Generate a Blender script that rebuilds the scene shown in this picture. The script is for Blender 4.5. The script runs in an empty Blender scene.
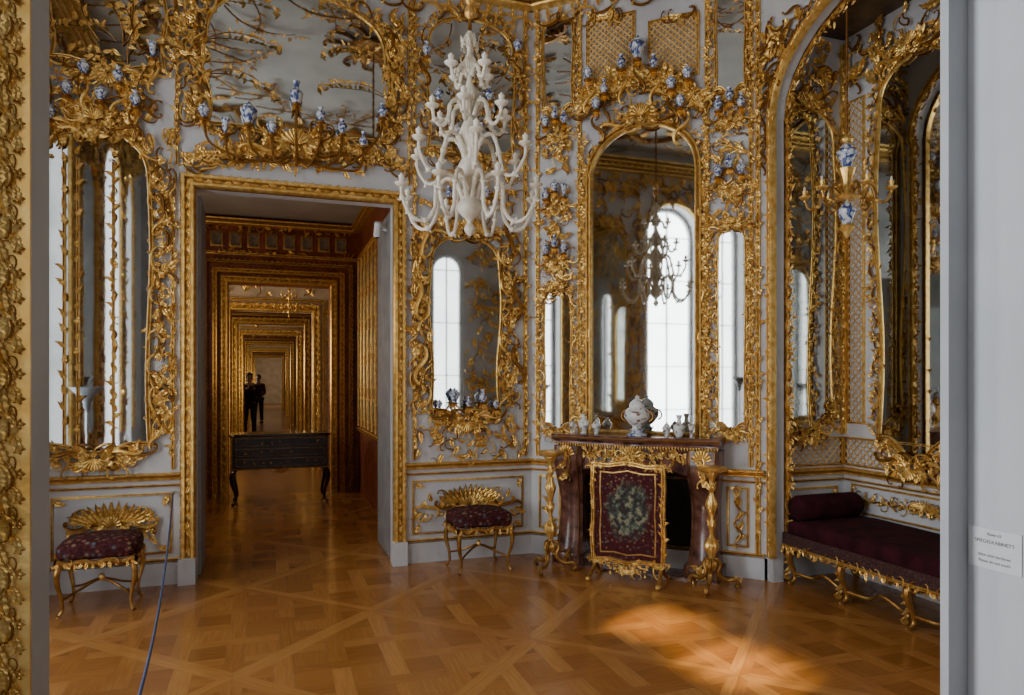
import bpy, math, random
import numpy as np
from mathutils import Vector, Matrix
pi=math.pi
FPX=700.;HOR=380.;CAMH=1.6
TH=math.atan(.35);SN=math.sin(TH);CS=math.cos(TH)
R=random.Random(7)
def ray(px,py):
    k=(px-512)/FPX
    return (k*CS+SN,-k*SN+CS,(HOR-py)/FPX)
class Wall:
    def __init__(s,a,b):
        s.o=np.array(a,float);d=np.array(b,float)-s.o;s.L=float(np.hypot(*d));s.d=d/s.L
        s.n=np.array([s.d[1],-s.d[0]])
        s.M=Matrix(((s.d[0],0,s.n[0],s.o[0]),(s.d[1],0,s.n[1],s.o[1]),(0,1,0,0),(0,0,0,1)))
    def at(s,px,py,off=0.):
        r=ray(px,py);q=s.o+s.n*off
        t=(q@s.n)/(r[0]*s.n[0]+r[1]*s.n[1])
        p=np.array([t*r[0],t*r[1]])
        return float((p-s.o)@s.d),CAMH+t*r[2]
WA=Wall((-1.9,6.08),(2.32,6.08));WB=Wall((2.32,6.08),(3.77,4.63));WC=Wall((3.77,4.63),(4.57,4.63))
WD=Wall((4.57,4.63),(4.57,2.4));WC2=Wall((4.57,2.4),(3.77,2.4));WE=Wall((3.77,4.63),(3.77,.78))
WG=Wall((3.77,.78),(-.5,.78));WG2=Wall((-.5,.78),(-.5,-.4));WG3=Wall((-.5,-.4),(-1.9,-.4));WF=Wall((-1.9,-.4),(-1.9,6.08))
# ---------------------------------------------------------------- materials
def pm(name,c1,c2,scale=8,rough=.5,metal=0.,bump=0.,rvar=0.,detail=5,stretch=(1,1,1),spec=.5,crease_shade=False,ramp=(.35,.65),coat=0):
    m=bpy.data.materials.new(name);m.use_nodes=True;nt=m.node_tree;N=nt.nodes;L=nt.links
    b=N['Principled BSDF'];tc=N.new('ShaderNodeTexCoord');mp=N.new('ShaderNodeMapping');mp.inputs['Scale'].default_value=stretch
    L.new(tc.outputs['Object'],mp.inputs['Vector'])
    t=N.new('ShaderNodeTexNoise');t.inputs['Scale'].default_value=scale;t.inputs['Detail'].default_value=detail;o=t.outputs['Fac']
    L.new(mp.outputs['Vector'],t.inputs['Vector'])
    r=N.new('ShaderNodeValToRGB');r.color_ramp.elements[0].position=ramp[0];r.color_ramp.elements[1].position=ramp[1]
    r.color_ramp.elements[0].color=(*c1,1);r.color_ramp.elements[1].color=(*c2,1);L.new(o,r.inputs['Fac'])
    col=r.outputs['Color']
    if crease_shade:  # occlusion shade in the crevices, multiplied into the base colour
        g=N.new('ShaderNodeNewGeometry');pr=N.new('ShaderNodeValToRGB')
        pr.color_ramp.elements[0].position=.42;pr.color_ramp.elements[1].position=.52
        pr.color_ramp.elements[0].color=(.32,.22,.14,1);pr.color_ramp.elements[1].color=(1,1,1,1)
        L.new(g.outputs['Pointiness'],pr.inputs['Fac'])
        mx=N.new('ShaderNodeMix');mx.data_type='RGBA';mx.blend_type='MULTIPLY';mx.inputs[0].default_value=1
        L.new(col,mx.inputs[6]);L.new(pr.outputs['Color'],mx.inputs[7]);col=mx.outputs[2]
    L.new(col,b.inputs['Base Color']);b.inputs['Metallic'].default_value=metal;b.inputs['Roughness'].default_value=rough
    b.inputs['Specular IOR Level'].default_value=spec
    if coat: b.inputs['Coat Weight'].default_value=coat;b.inputs['Coat Roughness'].default_value=.08
    if rvar:
        mr=N.new('ShaderNodeMapRange');mr.inputs['To Min'].default_value=rough-rvar;mr.inputs['To Max'].default_value=rough+rvar
        L.new(o,mr.inputs['Value']);L.new(mr.outputs[0],b.inputs['Roughness'])
    if bump:
        bp=N.new('ShaderNodeBump');bp.inputs['Strength'].default_value=bump;bp.inputs['Distance'].default_value=.01
        L.new(o,bp.inputs['Height']);L.new(bp.outputs[0],b.inputs['Normal'])
    return m
GOLD=pm('gilding',(.72,.40,.08),(1.0,.69,.23),22,.34,.68,.25,.1,crease_shade=True)
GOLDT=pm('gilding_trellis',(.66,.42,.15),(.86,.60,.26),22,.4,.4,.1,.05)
GOLDD=pm('gilding_dark',(.48,.24,.055),(.90,.55,.17),14,.38,.7,.2,.1,crease_shade=True)
WHITE=pm('painted_panel',(.52,.525,.535),(.60,.605,.61),3,.45,0,.05)
CEIL=pm('ceiling_plaster',(.45,.45,.42),(.58,.58,.54),1.2,.7)
MIRROR=pm('old_mirror_glass',(.56,.57,.55),(.68,.69,.66),2.5,.03,1.,.012,0)
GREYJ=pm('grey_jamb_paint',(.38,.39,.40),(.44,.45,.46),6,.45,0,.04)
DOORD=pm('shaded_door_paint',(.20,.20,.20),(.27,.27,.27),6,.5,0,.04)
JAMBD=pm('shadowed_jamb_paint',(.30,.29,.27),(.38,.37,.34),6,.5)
PORC=pm('blue_white_porcelain',(.03,.07,.26),(.66,.70,.74),28,.15,0,0,0,coat=.6,ramp=(.44,.51))
PORC2=pm('floral_porcelain',(.24,.12,.10),(.78,.80,.76),26,.15,0,0,0,coat=.6,ramp=(.38,.46))
CERAM=pm('white_glazed_carving',(.66,.58,.44),(.88,.82,.69),12,.3,0,.05)
CANDLE=pm('candle_wax',(.78,.72,.58),(.88,.84,.72),8,.5)
MARBLE=pm('red_brown_marble',(.055,.018,.013),(.27,.12,.085),9,.22,0,0,0,detail=9,coat=.2)
BLACK=pm('soot_black',(.006,.005,.005),(.02,.018,.016),6,.8)
LACQ=pm('black_lacquer',(.005,.004,.004),(.018,.013,.009),5,.2,coat=.4)
VELVET=pm('maroon_velvet',(.018,.0015,.004),(.048,.005,.011),9,.9,bump=.1,spec=.2)
REDW=pm('dark_red_panelling',(.13,.024,.009),(.30,.075,.028),5,.4,bump=.05)
ROOMW=pm('far_room_panelling',(.40,.31,.21),(.54,.44,.31),3,.5)
CORD=pm('blue_cord',(.02,.035,.09),(.05,.08,.18),120,.7)
STEEL=pm('brushed_steel',(.4,.4,.42),(.55,.55,.57),20,.3,1.)
LAMPW=pm('grey_enamel',(.24,.27,.32),(.34,.37,.42),9,.35)
PLAST=pm('white_plastic',(.7,.7,.7),(.78,.78,.78),9,.4)
INK=pm('printed_ink',(.08,.08,.08),(.12,.12,.12),9,.5)
CLOTH=pm('dark_wool',(.008,.009,.012),(.02,.02,.027),30,.9)
DENIM=pm('dark_denim',(.01,.015,.03),(.03,.035,.06),40,.9)
BEIGE=pm('brown_coat_cloth',(.07,.035,.02),(.11,.06,.04),30,.9)
SKIN=pm('skin',(.35,.2,.14),(.46,.28,.2),9,.5)
HAIR=pm('brown_hair',(.03,.018,.01),(.07,.04,.02),40,.7)
PAINTING=pm('miniature_painting',(.03,.03,.03),(.34,.26,.18),9,.4)
GROUT=pm('floor_seam',(.06,.025,.01),(.09,.04,.015),9,.6)
def tapestry(name,bg1,bg2,scale,medal=False,thr=(.10,.30),dim=1.):
    m=bpy.data.materials.new(name);m.use_nodes=True;nt=m.node_tree;N=nt.nodes;L=nt.links;b=N['Principled BSDF']
    tc=N.new('ShaderNodeTexCoord')
    v=N.new('ShaderNodeTexVoronoi');v.inputs['Scale'].default_value=scale;L.new(tc.outputs['Object'],v.inputs['Vector'])
    n=N.new('ShaderNodeTexNoise');n.inputs['Scale'].default_value=scale*2.5;L.new(tc.outputs['Object'],n.inputs['Vector'])
    r1=N.new('ShaderNodeValToRGB');r1.color_ramp.elements[0].color=(*bg1,1);r1.color_ramp.elements[1].color=(*bg2,1);L.new(n.outputs['Fac'],r1.inputs['Fac'])
    r1.color_ramp.elements[0].position=.4;r1.color_ramp.elements[1].position=.6
    r2=N.new('ShaderNodeValToRGB');r2.color_ramp.elements[0].position=thr[0];r2.color_ramp.elements[1].position=thr[1]
    r2.color_ramp.elements[0].color=(.8,.8,.8,1);r2.color_ramp.elements[1].color=(0,0,0,1);L.new(v.outputs['Distance'],r2.inputs['Fac'])
    r3=N.new('ShaderNodeValToRGB');cr=r3.color_ramp
    cr.elements[0].color=(.30*dim,.20*dim,.11*dim,1);cr.elements[1].color=(.06*dim,.12*dim,.07*dim,1)
    e=cr.elements.new(.35);e.color=(.28*dim,.06*dim,.05*dim,1);e=cr.elements.new(.6);e.color=(.08*dim,.12*dim,.15*dim,1);e=cr.elements.new(.8);e.color=(.3*dim,.21*dim,.09*dim,1)
    sep=N.new('ShaderNodeSeparateColor');L.new(v.outputs['Color'],sep.inputs[0]);L.new(sep.outputs[0],r3.inputs['Fac'])
    mx=N.new('ShaderNodeMix');mx.data_type='RGBA';L.new(r2.outputs[0],mx.inputs[0]);L.new(r1.outputs[0],mx.inputs[6]);L.new(r3.outputs[0],mx.inputs[7])
    out=mx.outputs[2]
    if medal:
        mp=N.new('ShaderNodeMapping');mp.inputs['Location'].default_value=(0,-.56/.25,0);mp.inputs['Scale'].default_value=(1/.20,1/.25,0)
        L.new(tc.outputs['Object'],mp.inputs['Vector'])
        ln=N.new('ShaderNodeVectorMath');ln.operation='LENGTH';L.new(mp.outputs[0],ln.inputs[0])
        n3=N.new('ShaderNodeTexNoise');n3.inputs['Scale'].default_value=14;L.new(tc.outputs['Object'],n3.inputs['Vector'])
        ma=N.new('ShaderNodeMath');ma.operation='MULTIPLY_ADD';ma.inputs[1].default_value=.9;L.new(n3.outputs['Fac'],ma.inputs[0]);L.new(ln.outputs['Value'],ma.inputs[2])
        r4=N.new('ShaderNodeValToRGB');r4.color_ramp.elements[0].position=.70;r4.color_ramp.elements[1].position=.86
        ms=N.new('ShaderNodeMath');ms.operation='MULTIPLY';ms.inputs[1].default_value=.60;L.new(ma.outputs[0],ms.inputs[0])
        r4.color_ramp.elements[0].color=(.9,.9,.9,1);r4.color_ramp.elements[1].color=(0,0,0,1);L.new(ms.outputs[0],r4.inputs['Fac'])
        n2=N.new('ShaderNodeTexNoise');n2.inputs['Scale'].default_value=26;n2.inputs['Detail'].default_value=6;L.new(tc.outputs['Object'],n2.inputs['Vector'])
        r5=N.new('ShaderNodeValToRGB');r5.color_ramp.elements[0].color=(.04,.03,.03,1);r5.color_ramp.elements[1].color=(.30,.27,.16,1)
        r5.color_ramp.elements[0].position=.42;r5.color_ramp.elements[1].position=.62;e=r5.color_ramp.elements.new(.52);e.color=(.07,.11,.085,1)
        L.new(n2.outputs['Fac'],r5.inputs['Fac'])
        m2=N.new('ShaderNodeMix');m2.data_type='RGBA';L.new(r4.outputs[0],m2.inputs[0]);L.new(out,m2.inputs[6]);L.new(r5.outputs[0],m2.inputs[7]);out=m2.outputs[2]
    L.new(out,b.inputs['Base Color']);b.inputs['Roughness'].default_value=.9;b.inputs['Specular IOR Level'].default_value=.2
    return m
TAP=tapestry('floral_tapestry_on_red',(.035,.007,.009),(.08,.018,.018),24,thr=(.15,.42))
TAPS=tapestry('embroidered_screen_panel',(.045,.008,.010),(.08,.016,.018),30,True,thr=(.14,.36),dim=1.)
TAPD=tapestry('dark_braid_trim',(.03,.012,.012),(.07,.035,.03),44,dim=.5)
def woodmat(name):
    m=bpy.data.materials.new(name);m.use_nodes=True;nt=m.node_tree;N=nt.nodes;L=nt.links;b=N['Principled BSDF']
    tc=N.new('ShaderNodeTexCoord');mp=N.new('ShaderNodeMapping');mp.inputs['Scale'].default_value=(3,45,1);L.new(tc.outputs['UV'],mp.inputs[0])
    n=N.new('ShaderNodeTexNoise');n.inputs['Scale'].default_value=1.6;n.inputs['Detail'].default_value=6;L.new(mp.outputs[0],n.inputs['Vector'])
    at=N.new('ShaderNodeAttribute');at.attribute_name='tone'
    ad=N.new('ShaderNodeMath');ad.operation='MULTIPLY_ADD';ad.inputs[1].default_value=.5;L.new(n.outputs['Fac'],ad.inputs[0])
    sb=N.new('ShaderNodeMath');sb.operation='MULTIPLY_ADD';sb.inputs[1].default_value=.55;sb.inputs[2].default_value=-.03
    L.new(at.outputs['Fac'],sb.inputs[0]);L.new(sb.outputs[0],ad.inputs[2])
    r=N.new('ShaderNodeValToRGB');cr=r.color_ramp;cr.elements[0].position=.1;cr.elements[1].position=.95
    cr.elements[0].color=(.19,.062,.012,1);cr.elements[1].color=(.58,.28,.08,1);e=cr.elements.new(.5);e.color=(.35,.14,.033,1)
    L.new(ad.outputs[0],r.inputs['Fac']);L.new(r.outputs[0],b.inputs['Base Color'])
    n2=N.new('ShaderNodeTexNoise');n2.inputs['Scale'].default_value=3;L.new(tc.outputs['Object'],n2.inputs['Vector'])
    mr=N.new('ShaderNodeMapRange');mr.inputs['To Min'].default_value=.10;mr.inputs['To Max'].default_value=.28;L.new(n2.outputs['Fac'],mr.inputs['Value']);L.new(mr.outputs[0],b.inputs['Roughness'])
    bp=N.new('ShaderNodeBump');bp.inputs['Strength'].default_value=.06;bp.inputs['Distance'].default_value=.004;L.new(n.outputs['Fac'],bp.inputs['Height']);L.new(bp.outputs[0],b.inputs['Normal'])
    return m
WOOD=woodmat('waxed_parquet_oak')
# ---------------------------------------------------------------- mesh tools
SC=bpy.context.scene.collection
class Acc:
    def __init__(s): s.V=[];s.Q=[];s.n=0
    def add(s,V,Q):
        V=np.asarray(V,float);Q=np.asarray(Q,int)
        s.V.append(V);s.Q.append(Q+s.n);s.n+=len(V)
    def addM(s,V,Q,M):
        V=np.c_[V,np.ones(len(V))]@np.array(M).T;s.add(V[:,:3],Q)
    def box(s,x0,x1,y0,y1,z0,z1):
        V=[(x,y,z) for x in(x0,x1) for y in(y0,y1) for z in(z0,z1)]
        s.add(V,[(0,1,3,2),(4,6,7,5),(0,4,5,1),(2,3,7,6),(0,2,6,4),(1,5,7,3)])
    def mesh(s,name,mat,shift=(0,0,0),sharp=42):
        V=np.concatenate(s.V)-np.array(shift);Q=np.concatenate(s.Q)
        me=bpy.data.meshes.new(name);me.vertices.add(len(V));me.vertices.foreach_set('co',V.astype(np.float32).ravel())
        me.loops.add(len(Q)*4);me.loops.foreach_set('vertex_index',Q.astype(np.int32).ravel())
        me.polygons.add(len(Q));me.polygons.foreach_set('loop_start',np.arange(0,len(Q)*4,4,dtype=np.int32))
        me.update(calc_edges=True);me.validate()
        me.polygons.foreach_set('use_smooth',np.ones(len(me.polygons),dtype=bool))
        try: me.set_sharp_from_angle(angle=math.radians(sharp))
        except Exception: pass
        me.materials.append(mat);me.update();return me
def link(name,data,M=None,parent=None,label=None,cat=None,kind=None,group=None):
    o=bpy.data.objects.new(name,data);SC.objects.link(o)
    if parent is not None: o.parent=parent
    if M is not None: o.matrix_local=M
    if label:o['label']=label
    if cat:o['category']=cat
    if kind:o['kind']=kind
    if group:o['group']=group
    return o
def thing(name,label,cat,M,group=None): 
    e=link(name,None,M,None,label,cat,None,group);e.empty_display_size=.1;return e
def T(x,y,z=0): return Matrix.Translation((x,y,z))
def grid_q(n,m,closed=False):
    q=[]
    for i in range(n-1):
        for j in range(m if closed else m-1):
            k=(j+1)%m;q.append((i*m+j,i*m+k,(i+1)*m+k,(i+1)*m+j))
    return q
def tube(path,rad,seg=6,ref=(0,0,1),sq=1.):
    P=np.asarray(path,float)
    if P.shape[1]==2:P=np.c_[P,np.zeros(len(P))]
    r=np.broadcast_to(np.asarray(rad,float),(len(P),))
    t=np.gradient(P,axis=0);t/=np.linalg.norm(t,axis=1)[:,None]+1e-9
    ref=np.asarray(ref,float);a=np.cross(t,ref);a/=np.linalg.norm(a,axis=1)[:,None]+1e-9;b=np.cross(a,t)
    th=np.arange(seg)*2*pi/seg
    V=P[:,None,:]+(a[:,None,:]*np.cos(th)[None,:,None]+sq*b[:,None,:]*np.sin(th)[None,:,None])*r[:,None,None]
    return V.reshape(-1,3),grid_q(len(P),seg,True)
def lathe(prof,seg=14,axis='y',mod=None):
    V=[]
    for r,h in prof:
        for j in range(seg):
            a=2*pi*j/seg;rr=r*(1+(mod(a,h) if mod else 0))
            if axis=='y':V.append((rr*math.cos(a),h,rr*math.sin(a)))
            else:V.append((rr*math.cos(a),rr*math.sin(a),h))
    return np.array(V),grid_q(len(prof),seg,True)
def smooth(pts,n=8,closed=False):
    P=np.asarray(pts,float);N=len(P);out=[]
    rng=range(N) if closed else range(N-1)
    for i in rng:
        if closed:a,b,c,d=P[(i-1)%N],P[i],P[(i+1)%N],P[(i+2)%N]
        else:a,b,c,d=P[max(i-1,0)],P[i],P[i+1],P[min(i+2,N-1)]
        for j in range(n):
            t=j/n;out.append(.5*((2*b)+(-a+c)*t+(2*a-5*b+4*c-d)*t*t+(-a+3*b-3*c+d)*t**3))
    if not closed:out.append(P[-1])
    return np.array(out)
def supere(a,b,c,e1=.4,e2=.4,n=12,m=24):
    def f(v,e):return math.copysign(abs(v)**e,v)
    V=[];rows=[]
    for i in range(n+1):
        ph=-pi/2+pi*i/n;ph=max(-pi/2+.02,min(pi/2-.02,ph));rows.append((f(math.cos(ph),e1),f(math.sin(ph),e1)))
    r0=rows[0][0]
    rows=[(.002,-1),(r0*.4,-1),(r0*.75,-1)]+rows+[(r0*.75,1),(r0*.4,1),(.002,1)]
    for rr,zz in rows:
        for j in range(m):
            t=2*pi*j/m;V.append((a*rr*f(math.cos(t),e2),b*rr*f(math.sin(t),e2),c*zz))
    return np.array(V),grid_q(len(rows),m,True)
# ornament templates (unit size)
def scroll_tpl(kind,tight=14,base=2.2,seg=6,n=24,thick=.062):
    t=np.linspace(0,1,n);k=base+tight*np.abs(2*t-1)**3
    if kind=='S':k=k*np.sign(.5-t+1e-6)
    if kind=='A':k=base+tight*1.4*t**4
    h=np.cumsum(k)/n;h-=h[n//2];P=np.c_[np.cumsum(np.cos(h)),np.cumsum(np.sin(h))]
    if kind=='S':
        d=P[-1]-P[0];a=-math.atan2(d[1],d[0]);P=P@np.array([[math.cos(a),math.sin(a)],[-math.sin(a),math.cos(a)]])
    mn,mx=P.min(0),P.max(0);P=(P-(mn+mx)/2)/(mx-mn)[0]
    r=thick*(.38+.62*np.sin(pi*t));r[0]=r[-1]=.012;r[1]=r[-2]=thick*.95;r[2]=r[-3]=thick*.85
    if kind=='A':r=thick*(1.1-.7*t);r[0]=.02;r[-1]=.01;r[-2]=thick*.7
    z=.05+.05*np.sin(pi*t);z[:3]+=.03;z[-3:]+=.03
    return tube(np.c_[P,z],r,seg,sq=1.3)
def leaf_tpl(bend,lobes=4,w=.25,n=15):
    V=[]
    for i in range(n):
        t=i/(n-1);ww=w*math.sin(pi*min(1,(t*.94+.04))**.7)*(.52+.48*abs(math.cos(lobes*pi*t)))
        a=bend*t*1.6;x=(math.sin(a)/(bend*1.6)) if abs(bend)>.01 else t;y=(1-math.cos(a))/(bend*1.6) if abs(bend)>.01 else 0
        for c in(-1,-.55,0,.55,1):
            z=.05+.14*t*t*t+(.07 if c==0 else (.0 if abs(c)<.9 else .045))*(1-.5*t)+.03*abs(math.cos(lobes*pi*t))
            back=-.05*abs(c)
            V.append((x-math.sin(a)*c*ww+back*math.cos(a),y+math.cos(a)*c*ww+back*math.sin(a),z))
    return np.array(V),grid_q(n,5)
def shell_tpl():
    V=[];n=27
    for i in range(6):
        rr=.12+.88*i/5
        for j in range(n):
            a=math.radians(-78+156*j/(n-1))+pi/2;rib=abs(math.cos(j*pi/3))
            e=rr*(1+.14*rib*(i/5));V.append((e*math.cos(a)*.5,e*math.sin(a)*.62,.06+.16*math.sin(rr*2)*(.5+.5*rib)))
    return np.array(V),grid_q(6,n)
def flower_tpl():
    V=[];n=20
    for r,z in((.04,.16),(.14,.13),(.2,.07),(.36,.14),(.5,.05)):
        for j in range(n):
            a=2*pi*j/n;m=1+.3*math.cos(5*a)*(r>.15);V.append((r*m*math.cos(a),r*m*math.sin(a),z))
    return np.array(V),grid_q(5,n,True)
TC=[scroll_tpl('C'),scroll_tpl('C',20,1.4),scroll_tpl('C',10,3.)]
TS=[scroll_tpl('S'),scroll_tpl('S',18,1.6),scroll_tpl('S',11,3.2)]
TA=[scroll_tpl('A',10,1.2),scroll_tpl('A',14,.6)]
TL=[leaf_tpl(.5),leaf_tpl(.9,5),leaf_tpl(.15,5,.2),leaf_tpl(.7,3,.28)]
TSH=shell_tpl();TF=flower_tpl()
def place(acc,tpl,x,y,ang,size,flip=False,z=0.,zs=1.):
    V,Q=tpl;V=V*np.array([size,-size if flip else size,size*zs])
    c,s=math.cos(ang),math.sin(ang)
    acc.add(np.c_[V[:,0]*c-V[:,1]*s+x,V[:,0]*s+V[:,1]*c+y,V[:,2]+z],Q)
def sym(acc,tpl,cx,cy,dx,dy,ang,size,flip=False,z=0.,up=1):
    if up<0: dy=-dy;ang=-ang;flip=not flip
    place(acc,tpl,cx+dx,cy+dy,ang,size,flip,z);place(acc,tpl,cx-dx,cy+dy,pi-ang,size,not flip,z)
def resample(P,step,closed):
    P=np.asarray(P,float)
    if closed:P=np.vstack([P,P[:1]])
    d=np.r_[0,np.cumsum(np.linalg.norm(np.diff(P,axis=0),axis=1))];n=max(2,int(round(d[-1]/step)))
    s=np.linspace(0,d[-1],n+1)
    Q=np.c_[np.interp(s,d,P[:,0]),np.interp(s,d,P[:,1])]
    Tn=np.gradient(Q,axis=0);Tn/=np.linalg.norm(Tn,axis=1)[:,None]+1e-9
    if closed:Q=Q[:-1];Tn=Tn[:-1]
    return Q,Tn
def rocaille(acc,path,size,closed=True,inner=.2,z=.02,step=.8,outw=1.):
    Q,Tn=resample(path,size*.8*step/.8,closed)
    for i,(p,t) in enumerate(zip(Q,Tn)):
        n=np.array([t[1],-t[0]]);a=math.atan2(t[1],t[0]);na=math.atan2(n[1],n[0]);sz=size*R.uniform(.9,1.25)
        q=p+n*sz*.26*outw;place(acc,R.choice(TC if i%3 else TS),q[0],q[1],a+R.uniform(-.35,.35),sz,i%2==0,z)
        if R.random()<inner: place(acc,R.choice(TL+TA),p[0],p[1],na+pi+R.uniform(-1.,1.),sz*R.uniform(.25,.42),R.random()<.5,z)
    s2=size*.52;Q,Tn=resample(path,s2*.36,closed)
    for i,(p,t) in enumerate(zip(Q,Tn)):
        n=np.array([t[1],-t[0]]);a=math.atan2(t[1],t[0]);na=math.atan2(n[1],n[0]);sz=s2*R.uniform(.6,1.2)
        q=p+n*size*R.uniform(0.02,.68)*outw
        place(acc,R.choice(TL),q[0],q[1],na+R.uniform(-1.3,1.3),sz,R.random()<.5,z+R.uniform(0,.02))
        if i%3==0:place(acc,R.choice(TC+TS+TA),q[0],q[1],a+R.uniform(-.9,.9),sz*1.1,R.random()<.5,z)
        if R.random()<.15:place(acc,TF,q[0],q[1],R.random()*6,sz*.35,False,z+.03)
def crest(acc,x,y,s,up=1,z=.03):
    place(acc,TSH,x,y,0 if up>0 else pi,s*.5,False,z+.03)
    sym(acc,TC[0],x,y,s*.34,s*.08,1.2,s*.62,True,z,up);sym(acc,TS[0],x,y,s*.75,-s*.12,-.35,s*.85,False,z,up)
    sym(acc,TC[1],x,y,s*.22,-s*.25,-.2,s*.5,False,z,up);sym(acc,TA[0],x,y,s*.6,s*.3,.9,s*.55,False,z,up);sym(acc,TS[1],x,y,s*.3,s*.35,1.1,s*.5,False,z,up)
    for a in np.linspace(1.5,-1.4,12):
        sym(acc,R.choice(TL),x,y,s*.12+s*.1*R.random(),s*.05,a,s*R.uniform(.28,.52),R.random()<.5,z+.02,up)
    for i in range(20):
        sym(acc,R.choice(TL+TC),x,y,s*R.uniform(.3,1.05),s*R.uniform(-.3,.28),R.uniform(-1.5,1.5),s*R.uniform(.16,.3),R.random()<.5,z+.01,up)
    sym(acc,TF,x,y,s*.62,s*.05,0,s*.15,False,z+.04,up);place(acc,TF,x,y-s*.1*up,0,s*.2,False,z+.05)
def twig(acc,x,y,ang,L,bend=1.,r=.009,flip=False,z=.03,leafs=.13):
    n=14;P=[];a=ang;px,py=x,y
    for i in range(n):
        t=i/(n-1);P.append((px,py,z+.05*math.sin(pi*t)));a+=(bend*(.4+1.6*t)+.8*math.sin(7*t))/n*(-1 if flip else 1)
        px+=math.cos(a)*L/n;py+=math.sin(a)*L/n
        if i>1: place(acc,R.choice(TL),px,py,a+R.choice((-1,1))*R.uniform(.6,1.3),L*leafs*R.uniform(.5,1.)+.015,R.random()<.5,z+.03)
    V,Q=tube(P,np.linspace(r*.7,r*.3,n),5);acc.add(V,Q);place(acc,TF,px,py,0,.025+L*.03,False,z+.02)
def scat(a,x0,x1,y0,y1,n,s=.2,z=.02,kinds=None):
    for i in range(int(n*1.3)):
        place(a,R.choice(kinds or TC+TS+TL+TL),R.uniform(x0,x1),R.uniform(y0,y1),R.random()*6.28,s*R.uniform(.5,1.05),R.random()<.5,z+R.uniform(0,.02))
def molding(acc,path,w,d,closed=True,z=0.):
    P=np.asarray(path,float);N=len(P)
    prof=[(-.5,0),(-.5,.55),(-.36,.95),(-.2,.9),(-.1,.5),(.12,.45),(.22,.8),(.38,.75),(.5,.35),(.5,0)]
    nrm=[]
    for i in range(N):
        a=P[i]-P[i-1] if (closed or i>0) else P[1]-P[0]
        b=P[(i+1)%N]-P[i] if (closed or i<N-1) else P[i]-P[i-1]
        a=a/(np.linalg.norm(a)+1e-9);b=b/(np.linalg.norm(b)+1e-9)
        n1=np.array([a[1],-a[0]]);n2=np.array([b[1],-b[0]]);m=n1+n2;m/=max(.35,float(m@n1));nrm.append(m)
    V=[]
    for i in range(N):
        for (o,h) in prof:
            q=P[i]+nrm[i]*o*w;V.append((q[0],q[1],z+h*d))
    m=len(prof);Q=[]
    for i in range(N if closed else N-1):
        k=(i+1)%N
        for j in range(m-1):Q.append((i*m+j,i*m+j+1,k*m+j+1,k*m+j))
    acc.add(V,Q)
def rect(x0,y0,x1,y1):return [(x0,y0),(x1,y0),(x1,y1),(x0,y1)]
def outline(cx,z0,z1,hw,rise,wav=.04,n=12,sag=.04):
    P=[]
    for i in range(n):
        t=i/n;P.append((cx-hw+2*hw*t,z0-sag*math.sin(pi*t)+sag*.6*math.sin(3*pi*t)))
    h=z1-rise-z0
    for i in range(n):
        t=i/n;P.append((cx+hw*(1-wav*math.sin(2*pi*t)),z0+h*t))
    for i in range(2*n):
        a=pi*i/(2*n);P.append((cx+hw*math.cos(a)*(1+wav*math.sin(2*a)**2),z1-rise+rise*math.sin(a)**.9))
    for i in range(n):
        t=1-i/n;P.append((cx-hw*(1-wav*math.sin(2*pi*t)),z0+h*t))
    return P
def ngon(name,P,mat,z=0.,shift=(0,0)):
    me=bpy.data.meshes.new(name);me.from_pydata([(p[0]-shift[0],p[1]-shift[1],z) for p in P],[],[tuple(range(len(P)))]);me.materials.append(mat);return me
def lattice(acc,x0,y0,x1,y1,step,r=.004,z=.02):
    w,h=x1-x0,y1-y0
    for sgn in(1,-1):
        c=-h
        while c<w:
            a=max(0,c);b=min(w,c+h)
            if b-a>.01:
                ya,yb=a-c,b-c
                if sgn<0:ya,yb=h-ya,h-yb
                V,Q=tube([(x0+a,y0+ya,z),(x0+b,y0+yb,z)],r,4);acc.add(V,Q)
            c+=step
def trellis(W,x0,y0,x1,y1,step=.065,r=.0055):
    a=Acc();lattice(a,x0,y0,x1,y1,step,r,r+.006)
    c=((x0+x1)/2,y0)
    link('gilded_trellis',a.mesh('gilded_trellis',GOLDT,(c[0],y0,0)),W.M@T(c[0],y0,0),None,'fine gilded trellis on pale wall panel','wall ornament')
VASES=[]
def bracket(acc,x,y,s=.1,z=0.,vase=None,wall=None):
    V,Q=lathe([(.004,-.01),(s*.4,-.008),(s*.46,0),(s*.4,.006),(.004,.007)],12,'y');V=V+np.array([x,y-.007,z+s*.62]);acc.add(V,Q)
    place(acc,TC[0],x,y-s*.45,pi/2,s*1.0,R.random()<.5,z+.01,2.2)
    for a in(-.6,0,.6):place(acc,TL[2],x,y-s*.05,-pi/2+a,s*1.0,False,z+.02,2)
    if vase and wall is not None:VASES.append((wall,x,y,z+s*.62,vase))
def wall_mirror(wall,P,label,fw=.035,size=.16,crs=0,apr=0,extra=None,step=.8,inner=.2):
    P=[tuple(p) for p in P];xs=[p[0] for p in P];ys=[p[1] for p in P];cx=(min(xs)+max(xs))/2;y0=min(ys);y1=max(ys)
    e=thing('wall_mirror',label,'mirror',wall.M@T(cx,y0,0))
    link('mirror_glass',ngon('mirror_glass',P,MIRROR,.018,(cx,y0)),None,e)
    a=Acc();molding(a,P,fw,fw*.9,True,.012)
    if size:rocaille(a,P,size,True,inner,.02,step)
    if crs:crest(a,cx,y1+crs*.15,crs,1)
    if apr:crest(a,cx,y0-apr*.1,apr,-1)
    if extra:extra(a)
    link('gilded_frame',a.mesh('gilded_frame',GOLD,(cx,y0,0)),None,e)
    return e
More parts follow.
